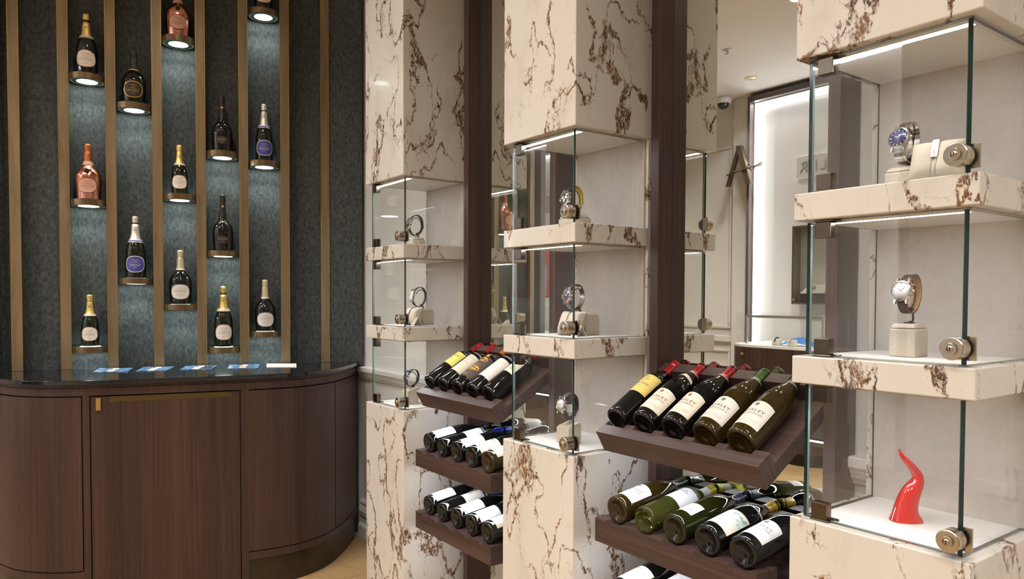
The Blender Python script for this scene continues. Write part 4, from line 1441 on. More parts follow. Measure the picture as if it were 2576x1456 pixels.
def inset(curve, dd):
    out = []
    n = len(curve)
    for i, (s, d) in enumerate(curve):
        a, b_ = curve[max(i - 1, 0)], curve[min(i + 1, n - 1)]
        t = Vector((b_[0] - a[0], b_[1] - a[1])).normalized()
        nn = Vector((t.y, -t.x))          # outward
        if nn.dot(Vector((s + 0.56, d + 0.2))) < 0:
            nn = -nn
        q = (s - nn.x * dd, max(0.0, d - nn.y * dd))
        out.append(q)
    return out


def cab_solid(dd, z0, z1, back=0.055):
    c = inset(CURVE, dd)
    poly = [(d, s) for s, d in c if d > back]
    lo, hi = poly[-1][1], poly[0][1]
    poly = [(back, hi)] + poly + [(back, lo)]
    return MB().prism(list(reversed(poly)) if False else poly, z0, z1, smooth=False).xform(CM)


def fix_normals(o):
    bm = bmesh.new()
    bm.from_mesh(o.data)
    bmesh.ops.recalc_face_normals(bm, faces=bm.faces)
    bm.to_mesh(o.data)
    bm.free()
    return o


def seg_between(curve, sa, sb):
    """points of the curve with s between sa and sb (sa > sb), ends interpolated"""
    def interp(sv):
        for p, q in zip(curve, curve[1:]):
            if (p[0] - sv) * (q[0] - sv) <= 0 and p[0] != q[0]:
                t = (sv - p[0]) / (q[0] - p[0])
                return (sv, p[1] + (q[1] - p[1]) * t)
        return (sv, curve[-1][1])
    mid = [p for p in curve if sb < p[0] < sa]
    return [interp(sa)] + mid + [interp(sb)]


def curved_board(curve, sa, sb, thick, z0, z1):
    pts = seg_between(curve, sa, sb)
    inn = seg_between(inset(curve, thick), sa, sb)
    inn = [(s, d) for s, d in inn]
    vs = []
    npts = max(len(pts), 2)
    # resample inner to same count
    def res(pl, n):
        out = []
        for k in range(n):
            t = k / (n - 1) * (len(pl) - 1)
            i = min(int(t), len(pl) - 2)
            f = t - i
            out.append((pl[i][0] + (pl[i + 1][0] - pl[i][0]) * f, pl[i][1] + (pl[i + 1][1] - pl[i][1]) * f))
        return out
    inn = res(inn, npts)
    for (s, d), (s2, d2) in zip(pts, inn):
        vs += [(d, s, z0), (d, s, z1), (d2, s2, z1), (d2, s2, z0)]
    fs = []
    mb = MB()
    for i in range(npts - 1):
        a, b_ = 4 * i, 4 * (i + 1)
        for k in range(4):
            fs.append((a + k, a + (k + 1) % 4, b_ + (k + 1) % 4, b_ + k))
    fs += [(0, 3, 2, 1), (4 * npts - 4, 4 * npts - 3, 4 * npts - 2, 4 * npts - 1)]
    mb.add(vs, fs)
    mb.sm = [False] * len(fs)
    return mb.xform(CM)


ct = fix_normals(cab_solid(0.0, ZC - 0.020, ZC, 0.052).build('counter_top', 'black_stone'))
tag(ct, 'polished black bow-fronted counter top of the champagne bar', 'counter top')
for o in (ct,):
    md = o.modifiers.new('bevel', 'BEVEL'); md.width = 0.003; md.segments = 2; md.limit_method = 'ANGLE'; md.angle_limit = math.radians(50)

cb = empty('bar_cabinet', CM @ Vector((0.3, -0.56, FLOOR)), 'dark walnut bow-fronted bar cabinet under the champagne niche', 'cabinet')
inv_cb = Matrix.Translation(-(CM @ Vector((0.3, -0.56, FLOOR))))


def cab(name, mb, mat, parent=None, fix=True):
    mb.xform(inv_cb)
    o = mb.build(name, mat, parent or cb)
    return fix_normals(o) if fix else o


cab('carcass', cab_solid(0.045, FLOOR + 0.02, ZC - 0.021, 0.055), 'black')
cab('cove', cab_solid(0.022, 0.900, ZC - 0.0205, 0.055), 'cabinet_wood')
FACE = inset(CURVE, 0.016)
cab('top_rail', curved_board(FACE, 0.32, -1.44, 0.018, 0.868, 0.8995), 'cabinet_wood')
for a, b_ in ((-0.272, -0.306), (-0.914, -0.941)):
    cab('stile', curved_board(FACE, a, b_, 0.018, FLOOR + 0.005, 0.8675), 'cabinet_wood')
cab('bottom_rail', curved_board(FACE, 0.32, -0.2715, 0.018, 0.075, 0.1085), 'cabinet_wood')
cab('bottom_rail', curved_board(FACE, -0.9415, -1.44, 0.018, 0.075, 0.1085), 'cabinet_wood')
cab('toe_kick', curved_board(inset(CURVE, 0.030), 0.312, -0.2715, 0.012, FLOOR + 0.001, 0.0745), 'toe_bronze')
cab('toe_kick', curved_board(inset(CURVE, 0.030), -0.9415, -1.43, 0.012, FLOOR + 0.001, 0.0745), 'toe_bronze')
DOORF = inset(CURVE, 0.0175)
cab('door', curved_board(DOORF, -0.2755, 0.154 if False else -0.3, 0.016, 0.112, 0.864), 'cabinet_wood') if False else None
cab('door', curved_board(DOORF, 0.1520, -0.2765, 0.016, 0.1130, 0.8620), 'cabinet_wood')
cab('side_panel', curved_board(DOORF, 0.315, 0.1555, 0.016, 0.1130, 0.8620), 'cabinet_wood')
cab('door', curved_board(DOORF, -0.9455, -1.43, 0.016, 0.1130, 0.8620), 'cabinet_wood')
dc = cab('door', curved_board(DOORF, -0.3105, -0.9095, 0.016, FLOOR + 0.02, 0.8620), 'cabinet_wood')
cab('pull_rail', curved_board(inset(CURVE, 0.0168), -0.345, -0.838, 0.003, 0.838, 0.8618), 'pull_bronze', dc)
dface = seg_between(DOORF, -0.868, -0.889)
dmid = sum(p[1] for p in dface) / len(dface)
lk = MB().box(dmid, dmid + 0.010, -0.8885, -0.870, 0.804, 0.856, bev=0.001).xform(CM)
cab('lock_plate', lk, 'brass', dc)

# -- leaflets on the counter
LEAF = [((-0.943, 0.268), (-0.795, 0.322), (-0.789, 0.105), (-0.942, 0.075)), ((-0.764, 0.297), (-0.630, 0.306), (-0.601, 0.099), (-0.745, 0.080)),
        ((-0.572, 0.286), (-0.429, 0.318), (-0.401, 0.100), (-0.548, 0.085)), ((-0.354, 0.302), (-0.212, 0.333), (-0.194, 0.110), (-0.340, 0.085)), ((-0.170, 0.280), (-0.028, 0.333), (-0.007, 0.120), (-0.155, 0.085))]
LN = ['blue printed leaflet at the left end of the counter', 'blue printed leaflet, second from the left on the counter', 'blue printed leaflet in the middle of the counter', 'blue printed leaflet next to the white card',
      'plain white card on the black counter']
for k, (q, nm) in enumerate(zip(LEAF, LN)):
    cx, cy = sum(p[0] for p in q) / 4, sum(p[1] for p in q) / 4
    o0 = CM @ Vector((cy, cx, ZC + 0.0005))
    t = empty('leaflet' if k < 4 else 'white_card', o0, nm, 'leaflet', 'printed leaflets on the counter')
    rotm = CM.copy(); rotm.translation = (0, 0, 0)

    def quadm(fa, fb, ga, gb, z0, z1):
        # bilinear sub-quad of q
        def bl(f, g):
            a = Vector(q[0]) * (1 - f) + Vector(q[1]) * f
            b2 = Vector(q[3]) * (1 - f) + Vector(q[2]) * f
            p = a * (1 - g) + b2 * g
            return (p.y - cy, p.x - cx)
        poly = [bl(fa, ga), bl(fb, ga), bl(fb, gb), bl(fa, gb)]
        mb = MB().prism(poly, z0, z1).xform(rotm)
        return mb
    fix_normals(quadm(0, 1, 0, 1, 0, 0.003 if k < 4 else 0.002).build('paper', 'print_blue' if k < 4 else 'paper_white', t))
    if k < 4:
        fix_normals(quadm(0.36, 0.58, 0.06, 0.62, 0.0031, 0.0034).build('printed_figure', 'print_skin', t))
        fix_normals(quadm(0.44, 0.62, 0.66, 0.90, 0.0031, 0.0034).build('printed_bottle', 'paper_ivory', t))
        fix_normals(quadm(0.64, 0.94, 0.10, 0.90, 0.0031, 0.0034).build('printed_panel', 'print_dark' if k == 2 else 'print_blue', t))
    else:
        for a in ((0.06, 0.94, 0.08, 0.095), (0.06, 0.94, 0.905, 0.92), (0.06, 0.068, 0.08, 0.92), (0.932, 0.94, 0.08, 0.92)):
            fix_normals(quadm(*a, 0.0021, 0.0024).build('border_line', 'ink_light', t))

# ------------------------------------------------------------------ watches and what they stand on


def display_block(name_mat, x0, x1, y0, y1, z0, z1, label, slope=0.0, clip=None):
    """block covered in suede with a padded lid; clip = (x, y, z) of the strap loop centre"""
    cx, cy = (x0 + x1) / 2, (y0 + y1) / 2
    t = empty('display_block', (cx, cy, z0), label, 'display block', 'beige suede blocks that carry watches')
    hx, hy, h = (x1 - x0) / 2, (y1 - y0) / 2, z1 - z0
    lid = 0.011
    if slope:
        # top sloping up to the back
        mb = MB()
        vs = [(-hx, -hy, 0), (hx, -hy, 0), (hx, hy, 0), (-hx, hy, 0), (-hx, -hy, h - slope), (hx, -hy, h - slope), (hx, hy, h), (-hx, hy, h)]
        mb.add(vs, [(3, 2, 1, 0), (4, 5, 6, 7), (0, 1, 5, 4), (1, 2, 6, 5), (2, 3, 7, 6), (3, 0, 4, 7)])
        mb.build('block_body', 'suede', t)
        mb = MB()
        e = 0.003
        mb.add([(-hx + e, -hy + e, h - slope + 0.0005), (hx - e, -hy + e, h - slope + 0.0005), (hx - e, hy - e, h + 0.0005), (-hx + e, hy - e, h + 0.0005),
                (-hx + e, -hy + e, h - slope + 0.005), (hx - e, -hy + e, h - slope + 0.005), (hx - e, hy - e, h + 0.005), (-hx + e, hy - e, h + 0.005)],
               [(3, 2, 1, 0), (4, 5, 6, 7), (0, 1, 5, 4), (1, 2, 6, 5), (2, 3, 7, 6), (3, 0, 4, 7)])
        mb.build('lid_pad', 'suede', t)
    else:
        MB().box(-hx, hx, -hy, hy, 0, h - lid, bev=0.0025).build('block_body', 'suede', t)
        bm = bmesh.new()
        vs = [bm.verts.new((x, y, z)) for z, e in ((h - lid + 0.0008, 0.001), (h, 0.006)) for x, y in ((-hx + e, -hy + e), (hx - e, -hy + e), (hx - e, hy - e), (-hx + e, hy - e))]
        for f in [(3, 2, 1, 0), (4, 5, 6, 7), (0, 1, 5, 4), (1, 2, 6, 5), (2, 3, 7, 6), (3, 0, 4, 7)]:
            bm.faces.new([vs[i] for i in f])
        bmesh.ops.bevel(bm, geom=list(bm.edges), offset=0.003, segments=3, profile=0.5, affect='EDGES')
        MB().from_bm(bm, 0, True).build('lid_pad', 'suede', t)
    if clip:
        px, py, pz, hh = clip           # loop centre and loop half height
        px, py, pz = px - cx, py - cy, pz - z0
        top = h + (0.0005 if not slope else -slope * 0.45)
        mb = MB()
        foot = [(px, py - 0.006, top + 0.002), (px, py + 0.010, top + 0.003), (px, py + 0.013, top + 0.008), (px, py + 0.011, pz - hh - 0.003), (px, py + 0.003, pz - hh - 0.001)]
        mb.tube(foot, 0.0022, 6)
        mb.box(px - 0.009, px + 0.009, py - 0.010, py + 0.004, top, top + 0.0022, bev=0.0008)
        ring = []
        for k in range(15):
            a = math.radians(-95 + 250 * k / 14)
            ring.append((px, py - 0.003 + (hh * 0.62) * math.cos(a), pz + (hh * 0.80) * math.sin(a)))
        mb.tube(ring, 0.0016, 6)
        mb.box(px - 0.004, px + 0.004, py - 0.002, py + 0.006, pz - hh - 0.002, pz - hh * 0.78)
        mb.build('watch_clip', 'black', t)
    return t


def wristwatch(x, y, z, label, case='steel_watch', bezel='steel_watch', dial='dial_blue', strap='leather_brown', style='leather', R=0.0195, loop=(0.026, 0.036), sub=None, tilt=12, turn=0, pushers=True, rect=False, marks='ink_white', lining=None):
    """dial faces local -y; strap loop in the y-z plane"""
    t = empty('wristwatch', Matrix.Translation((x, y, z)) @ Matrix.Rotation(math.radians(turn), 4, 'Z') @ Matrix.Rotation(math.radians(-tilt), 4, 'X'), label, 'watch', 'wristwatches in the showcases')
    ly, lz = loop
    fy = -ly            # plane of the strap at the case
    rot = Matrix.Translation((0, fy, 0)) @ Matrix.Rotation(math.radians(90), 4, 'X')      # local z -> -y
    # strap ring, open where the case sits
    a0 = math.asin(min(0.95, R * 0.92 / lz))
    N_ = 40
    w0, w1 = R * 0.50, R * 0.44
    th = 0.0024

    def ring_pt(a):
        # a = 0 at the case (front), going over the top
        return Vector((0, -ly * math.cos(a), lz * math.sin(a)))
    angs = [a0 + (2 * math.pi - 2 * a0) * k / N_ for k in range(N_ + 1)]
    if style in ('leather', 'rubber', 'mesh'):
        mb = MB()
        vs = []
        for a in angs:
            p = ring_pt(a)
            n_ = Vector((0, p.y / ly**2, p.z / lz**2)).normalized()
            wd = w0 + (w1 - w0) * abs(math.sin(a / 2)) if style != 'mesh' else w0
            for q in (p + n_ * th / 2, p - n_ * th / 2):
                vs += [(-wd, q.y, q.z), (wd, q.y, q.z)]
        fs = []
        mi = []
        for i in range(N_):
            b0, b1 = 4 * i, 4 * (i + 1)
            fs += [(b0, b0 + 1, b1 + 1, b1), (b0 + 3, b0 + 2, b1 + 2, b1 + 3), (b0 + 2, b0, b1, b1 + 2), (b0 + 1, b0 + 3, b1 + 3, b1 + 1)]
            mi += [0, 1, 0, 0]
        mb.add(vs, fs, 0, False)
        mb.mi = mi
        so = mb.build('strap', [strap, lining or strap], t)
        if style == 'leather':
            st = MB()
            for sx in (-1, 1):
                for k in range(2, N_ - 8, 1):
                    a = angs[k] + 0.03
                    a2 = a + 0.085
                    p, q = ring_pt(a), ring_pt(a2)
                    n_ = Vector((0, p.y / ly**2, p.z / lz**2)).normalized()
                    wd = (w0 + (w1 - w0) * abs(math.sin(a / 2))) - 0.0016
                    st.tube([p + n_ * (th / 2 + 0.0002) + Vector((sx * wd, 0, 0)), q + n_ * (th / 2 + 0.0002) + Vector((sx * wd, 0, 0))], 0.00022, 4)
            st.build('stitching', 'thread' if strap == 'leather_brown' else 'ink_light', so)
        if style == 'mesh':
            st = MB()
            for k in range(-5, 6):
                st.tube([ring_pt(a) * 1.045 + Vector((k * w0 / 5.6, 0, 0)) for a in angs], 0.00042, 4)
            st.build('mesh_weave', strap, so)
    else:
        so = MB().box(-0.0005, 0.0005, ly - 0.001, ly, -0.002, 0.002).build('strap', strap, t)
        links = []
        nl = 26
        for k in range(nl):
            a = a0 + (2 * math.pi - 2 * a0) * (k + 0.5) / nl
            p = ring_pt(a)
            dp = ring_pt(a + 0.02) - ring_pt(a - 0.02)
            tt = dp.normalized()
            n_ = Vector((0, p.y / ly**2, p.z / lz**2)).normalized()
            hl = (ring_pt(a + (math.pi - a0) / nl) - ring_pt(a - (math.pi - a0) / nl)).length * 0.46
            for x0, x1, lift, mi in ((-w0 * 1.05, -w0 * 0.52, 0.0, 0), (-w0 * 0.46, w0 * 0.46, 0.0004, 0), (w0 * 0.52, w0 * 1.05, 0.0, 0)):
                c = MB()
                off = hl * (0.5 if mi == 0 and abs(x0) > w0 * 0.6 or x0 > w0 * 0.5 else 0.0) * 0
                vs = []
                for nn in (-th / 2, th / 2 + lift):
                    for xx, ss in ((x0, -hl), (x1, -hl), (x1, hl), (x0, hl)):
                        q = p + n_ * nn + tt * (ss + off)
                        vs.append((xx, q.y, q.z))
                c.add(vs, [(3, 2, 1, 0), (4, 5, 6, 7), (0, 1, 5, 4), (1, 2, 6, 5), (2, 3, 7, 6), (3, 0, 4, 7)])
                o = fix_normals(c.build('strap_link', strap, so))
    # buckle at the back
    mb = MB()
    mb.box(-w1 * 1.15, w1 * 1.15, ly - 0.001, ly + 0.003, -0.010, 0.003, bev=0.001)
    mb.build('buckle', 'steel_watch', t)
    # case
    if rect:
        cw, chh = R * 0.78, R * 1.18
        MB().box(-cw, cw, fy - 0.0062, fy + 0.0028, -chh, chh, bev=0.002).build('case', case, t)
        MB().box(-cw * 0.82, cw * 0.82, fy - 0.0068, fy - 0.0061, -chh * 0.80, chh * 0.80).build('dial', dial, t)
        dm = MB()
        for k in range(12):
            a = k * math.pi / 6
            dm.box(cw * 0.62 * math.sin(a) - 0.0006, cw * 0.62 * math.sin(a) + 0.0006, fy - 0.0072, fy - 0.0068, chh * 0.62 * math.cos(a) - 0.0013, chh * 0.62 * math.cos(a) + 0.0013)
        dm.box(-0.0005, 0.0005, fy - 0.0073, fy - 0.0069, 0, chh * 0.5)
        dm.build('dial_marks', marks, t)
        for sz in (-1, 1):
            MB().box(-cw * 0.8, cw * 0.8, fy - 0.001, fy + 0.003, sz * chh, sz * (chh + 0.005), bev=0.001).build('lug', case, t)
    else:
        MB().lathe([(R * 0.90, -0.0035), (R * 0.98, -0.002), (R, 0.0), (R, 0.004), (R * 0.97, 0.0055)], 40, 0, rot, sharp=True).build('case', case, t)
        MB().lathe([(R * 0.97, 0.0056), (R * 0.95, 0.0072), (R * 0.86, 0.0078), (R * 0.84, 0.0070), (R * 0.84, 0.0058)], 40, 0, rot, cap=False, sharp=True).build('bezel', bezel, t)
        MB().lathe([(R * 0.84, 0.0056), (R * 0.84, 0.0062), (0, 0.0062)], 40, 0, rot, cap=False).build('dial', dial, t)
        dm = MB()

        def rad_bar(a, r0, r1, wd, zz):
            ca, sa = math.sin(a), math.cos(a)
            px, pz = sa, -ca
            vs = []
            for y_ in (fy - zz, fy - zz - 0.0003):
                for rr, ww in ((r0, wd), (r0, -wd), (r1, -wd), (r1, wd)):
                    vs.append((rr * ca + ww * px, y_, rr * sa + ww * pz))
            dm.add(vs, [(0, 1, 2, 3), (7, 6, 5, 4), (0, 4, 5, 1), (1, 5, 6, 2), (2, 6, 7, 3), (3, 7, 4, 0)])
        for k in range(12):
            rad_bar(k * math.pi / 6, R * 0.62, R * 0.77, R * 0.026 if k % 3 else R * 0.045, 0.0063)
        rad_bar(math.radians(48), -R * 0.1, R * 0.66, R * 0.022, 0.0067)
        rad_bar(math.radians(-58), -R * 0.05, R * 0.42, R * 0.03, 0.0067)
        dm.lathe([(R * 0.06, 0.0063), (R * 0.06, 0.0074), (0, 0.0074)], 14, 0, rot, cap=False)
        fix_normals(dm.build('dial_marks', marks, t))
        if sub:
            for (ax, az, rr) in ((-0.36, 0.0, 0.24), (0.36, 0.0, 0.24), (0.0, -0.38, 0.24)):
                sm = Matrix.Translation((ax * R, fy, az * R)) @ Matrix.Rotation(math.radians(90), 4, 'X')
                MB().lathe([(rr * R, 0.0063), (rr * R, 0.0065), (0, 0.0065)], 20, 0, sm, cap=False).build('sub_dial', sub, t)
        if bezel != case:
            bmk = MB()
            for k in range(12):
                a = k * math.pi / 6
                bmk.lathe([(R * 0.035, 0.0079), (0, 0.0081)], 6, 0, Matrix.Translation((R * 0.905 * math.sin(a), fy, R * 0.905 * math.cos(a))) @ Matrix.Rotation(math.radians(90), 4, 'X'), cap=False)
            bmk.build('bezel_marks', 'ink_white', t)
        for sz in (-1, 1):
            for sx in (-1, 1):
                lg = MB()
                lg.prism([(sx * w0 * 0.75, sz * R * 0.72), (sx * (w0 + 0.0032), sz * R * 0.72), (sx * (w0 + 0.0026), sz * (R * 1.0 + 0.0055)), (sx * w0 * 1.04, sz * (R * 1.0 + 0.0055))], -0.003, 0.0035, mat=rot)
                fix_normals(lg.build('lug', case, t))
    cr = MB()
    side = Matrix.Translation((R * (0.80 if rect else 1.0), fy - 0.0015, 0)) @ Matrix.Rotation(math.radians(90), 4, 'Y')
    cr.lathe([(0.0024, -0.001), (0.0027, 0.001), (0.0027, 0.0042), (0.0016, 0.0048)], 14, 0, side)
    cr.build('crown', bezel if bezel == 'rose_gold' else case, t)
    if pushers and not rect:
        for sz in (-1, 1):
            pm = Matrix.Translation((R * 0.86, fy - 0.0015, sz * R * 0.50)) @ Matrix.Rotation(math.radians(90 - sz * 28), 4, 'Y')
            MB().lathe([(0.0012, -0.001), (0.0012, 0.003), (0.0020, 0.003), (0.0020, 0.0055)], 12, 0, pm).build('pusher', case, t)
    return t


def pillow(cx, cy, z0, w, h, thick, yaw, lean, label):
    """soft cushion, standing and leaning back; local x width, z height, -y faces out"""
    m = Matrix.Translation((cx, cy, z0)) @ Matrix.Rotation(math.radians(yaw), 4, 'Z') @ Matrix.Rotation(math.radians(-lean), 4, 'X')
    t = empty('bracelet_pillow', m, label, 'pillow', 'beige suede pillows carrying bracelets')
    n = 20
    for sgn in (-1, 1):
        pass
    vs, fs = [], []

    def pt(i, j, sgn):
        u, v = 2 * i / n - 1, 2 * j / n - 1
        pin = 1 - 0.11 * (1 - v * v) * abs(u) ** 3
        pin2 = 1 - 0.13 * (1 - u * u) * abs(v) ** 3
        th = thick / 2 * (max(0, (1 - u**4) * (1 - v**4))) ** 0.62
        groove = 1 - 0.14 * math.exp(-(u / 0.16) ** 2)
        return (u * w / 2 * pin, sgn * th * groove, h / 2 + v * h / 2 * pin2)
    for sgn in (-1, 1):
        for j in range(n + 1):
            for i in range(n + 1):
                vs.append(pt(i, j, sgn))
    o = (n + 1) ** 2
    for j in range(n):
        for i in range(n):
            a = j * (n + 1) + i
            fs.append((a, a + 1, a + n + 2, a + n + 1))
            fs.append((o + a, o + a + n + 1, o + a + n + 2, o + a + 1))
    MB().add(vs, fs, 0, True).build('cushion', 'pillow_suede', t)
    return t, m, (lambda u, v: (pt(int(round((u + 1) / 2 * n)), int(round((v + 1) / 2 * n)), -1)))


def bracelet(m, w, h, thick, kind, label):
    """worn around the pillow's middle (a loop in its local y-z plane)"""
    t = empty('bracelet', m, label, 'bracelet', 'bracelets on the suede pillows')
    pts = []
    n = 40
    for k in range(n):
        a = 2 * math.pi * k / n
        ca, sa = math.cos(a), math.sin(a)
        y = -(thick / 2 * 0.90 + 0.0016) * math.copysign(abs(ca) ** 0.55, ca)
        z = h / 2 + (h / 2 * 0.875 + 0.0012) * math.copysign(abs(sa) ** 0.9, sa)
        pts.append((0, y, z))
    if kind == 'tag':
        for sx in (-0.0042, 0.0042):
            MB().tube([(sx, y, z) for x, y, z in pts], 0.0007, 6, closed=True).build('cord', 'steel', t)
        y0 = -(thick / 2 * 0.90 + 0.0030)
        MB().box(-0.0062, 0.0062, y0 - 0.0010, y0 + 0.0006, h * 0.46, h * 0.86, bev=0.0006).build('name_plate', 'steel_watch', t)
        MB().box(-0.0014, 0.0014, y0 - 0.0014, y0 - 0.0011, h * 0.68, h * 0.83).build('plate_slot', 'nickel_dark', t)
        for k in range(3):
            MB().lathe([(0.0018, 0), (0.0012, 0.0012), (0, 0.0016)], 10, 0, Matrix.Translation((0, y0 - 0.0010, h * (0.52 + 0.05 * k))) @ Matrix.Rotation(math.radians(90), 4, 'X'), cap=False).build('gem', 'chrome', t)
    elif kind == 'chain':
        a = MB().tube([pts[k % n] for k in range(4, 22)], 0.0022, 8)
        a.build('cord', 'gem_blue', t)
        for k in range(-6, 4):
            p0, p1 = Vector(pts[k % n]), Vector(pts[(k + 1) % n])
            c = (p0 + p1) / 2
            tt = (p1 - p0).normalized()
            out = Vector((0, c.y, c.z - h / 2)).normalized()
            side = Vector((1, 0, 0)) if k % 2 else out
            ring = [c + tt * 0.0042 * math.cos(q) + side * 0.0028 * math.sin(q) for q in [2 * math.pi * i / 14 for i in range(14)]]
            MB().tube(ring, 0.0009, 6, closed=True).build('chain_link', 'steel_watch', t)
    else:
        for sx in (-0.002, 0.002):
            MB().tube([(sx, y, z) for x, y, z in pts], 0.0013, 6, closed=True).build('cord', 'leather_brown' if kind == 'leather' else 'leather_black', t)
        y0 = -(thick / 2 * 0.90 + 0.0030)
        MB().box(-0.005, 0.005, y0 - 0.0008, y0 + 0.001, h * 0.40, h * 0.50, bev=0.0008).build('clasp', 'steel_watch', t)
    return t


def tent(cx, cy, z0, w, d, h, yaw, label):
    m = Matrix.Translation((cx, cy, z0)) @ Matrix.Rotation(math.radians(yaw), 4, 'Z')
    t = empty('tent_stand', m, label, 'display stand', 'small folded suede stands')
    th = 0.003
    for sgn in (-1, 1):
        mb = MB()
        mb.add([(-w / 2, sgn * d / 2, 0), (w / 2, sgn * d / 2, 0), (w / 2, 0.0, h), (-w / 2, 0.0, h), (-w / 2, sgn * (d / 2 - th), 0), (w / 2, sgn * (d / 2 - th), 0), (w / 2, 0.0, h - th * 1.4), (-w / 2, 0.0, h - th * 1.4)],
               [(0, 1, 2, 3), (7, 6, 5, 4), (0, 4, 5, 1), (1, 5, 6, 2), (2, 6, 7, 3), (3, 7, 4, 0)])
        fix_normals(mb.build('folded_flap', 'suede', t))
    return t


FLO = 0.0023
# nearest showcase
display_block('b', -0.236, -0.178, 0.134, 0.194, H1T + FLO, 1.566, 'beige suede block under the steel watch, top of the nearest showcase', clip=(-0.203, 0.165, 1.616, 0.041))
wristwatch(-0.203, 0.160, 1.6160, 'steel bracelet watch with dark blue dial in the nearest showcase', dial='dial_blue', strap='steel_watch', style='links', pushers=False, R=0.0225, loop=(0.027, 0.043), tilt=14, turn=-4)
_, pm, _ = pillow(-0.124, 0.108, H1T + FLO - 0.001, 0.108, 0.098, 0.058, 8, 24, 'beige suede pillow with silver plate bracelet, top of the nearest showcase')
bracelet(pm, 0.108, 0.098, 0.058, 'tag', 'double cord bracelet with silver plate on the nearest pillow')
display_block('b', -0.215, -0.163, 0.124, 0.183, H2T + FLO, 1.2415, 'beige suede block under the white-dial watch, middle of the nearest showcase', clip=(-0.189, 0.158, 1.302, 0.036))
wristwatch(-0.189, 0.154, 1.3025, 'watch with white dial and brown leather strap in the nearest showcase', dial='dial_white', strap='leather_brown', lining='leather_tan', R=0.0215, loop=(0.027, 0.040), tilt=12, turn=-4, marks='ink_light')
# middle showcase
XP = -D
display_block('b', XP - 0.232, XP - 0.150, 0.130, 0.200, H1T + FLO, 1.5600, 'beige suede block under the chronograph, top of the middle showcase', clip=(XP - 0.193, 0.165, 1.609, 0.042))
wristwatch(XP - 0.193, 0.160, 1.6105, 'chronograph with three pale sub-dials and yellow-lined strap in the middle showcase', dial='dial_black', strap='leather_black', lining='rubber_yellow', style='rubber', sub='dial_cream', R=0.0240, loop=(0.031, 0.044), tilt=8, turn=-3)
display_block('b', XP - 0.205, XP - 0.135, 0.165, 0.225, H2T + FLO, 1.2440, 'beige suede block under the mesh watch, behind the pillow of the middle showcase', clip=(XP - 0.178, 0.170, 1.293, 0.038))
wristwatch(XP - 0.180, 0.158, 1.2950, 'blue-dial watch with gold bezel and steel mesh strap in the middle showcase', dial='dial_blue', bezel='rose_gold', strap='steel_watch', style='mesh', R=0.0225, loop=(0.030, 0.041), tilt=10, turn=-3)
_, pm, _ = pillow(XP - 0.158, 0.112, H2T + FLO - 0.001, 0.105, 0.085, 0.056, 2, 22, 'beige suede pillow with chain bracelet in the middle showcase')
bracelet(pm, 0.105, 0.085, 0.056, 'chain', 'silver chain and blue cord bracelet on the middle pillow')
tent(XP - 0.108, 0.112, H2T + FLO, 0.03, 0.042, 0.034, 0, 'small folded suede stand beside the chain-bracelet pillow')
display_block('b', XP - 0.188, XP - 0.128, 0.090, 0.142, H_B + FLO, 0.8900, 'tall sloping suede block under the diver watch, bottom of the middle showcase', slope=0.012, clip=(XP - 0.160, 0.126, 0.944, 0.040))
wristwatch(XP - 0.162, 0.120, 0.9455, 'steel diver watch with white dial and dark strap, bottom of the middle showcase', dial='dial_white', strap='leather_black', style='rubber', R=0.0225, loop=(0.030, 0.042), tilt=12, turn=-3, marks='dial_black')
# farthest showcase
XP = -2 * D
display_block('b', XP - 0.213, XP - 0.157, 0.128, 0.190, H1T + FLO, 1.5580, 'beige suede block under the dark strap watch, top of the farthest showcase', clip=(XP - 0.183, 0.162, 1.6110, 0.042))
wristwatch(XP - 0.184, 0.158, 1.6120, 'watch with black dial and dark strap, top of the farthest showcase', dial='dial_black', strap='leather_black', style='rubber', R=0.0225, loop=(0.032, 0.045), tilt=8, turn=-3)
display_block('b', XP - 0.185, XP - 0.130, 0.160, 0.220, H2T + FLO, 1.2440, 'beige suede block behind the pillow of the farthest showcase', clip=(XP - 0.158, 0.172, 1.2950, 0.040))
wristwatch(XP - 0.158, 0.160, 1.2960, 'rectangular silver watch on a dark strap in the farthest showcase', rect=True, dial='dial_white', strap='leather_navy', style='rubber', R=0.0200, loop=(0.031, 0.043), tilt=12, turn=-3, marks='gem_blue')
_, pm, _ = pillow(XP - 0.135, 0.105, H2T + FLO - 0.001, 0.100, 0.084, 0.056, 4, 22, 'beige suede pillow with leather bracelet in the farthest showcase')
bracelet(pm, 0.100, 0.084, 0.056, 'leather', 'brown leather bracelet on the farthest pillow')
tent(XP - 0.086, 0.108, H2T + FLO, 0.03, 0.044, 0.036, 0, 'small folded suede stand beside the leather-bracelet pillow')
display_block('b', XP - 0.186, XP - 0.128, 0.090, 0.142, H_B + FLO, 0.8950, 'tall sloping suede block, bottom of the farthest showcase', slope=0.012, clip=(XP - 0.160, 0.130, 0.938, 0.036))
wristwatch(XP - 0.164, 0.130, 0.9400, 'silver watch on a dark blue strap, bottom of the farthest showcase', dial='dial_blue', strap='leather_navy', style='rubber', R=0.0195, loop=(0.028, 0.038), tilt=22, turn=-3)

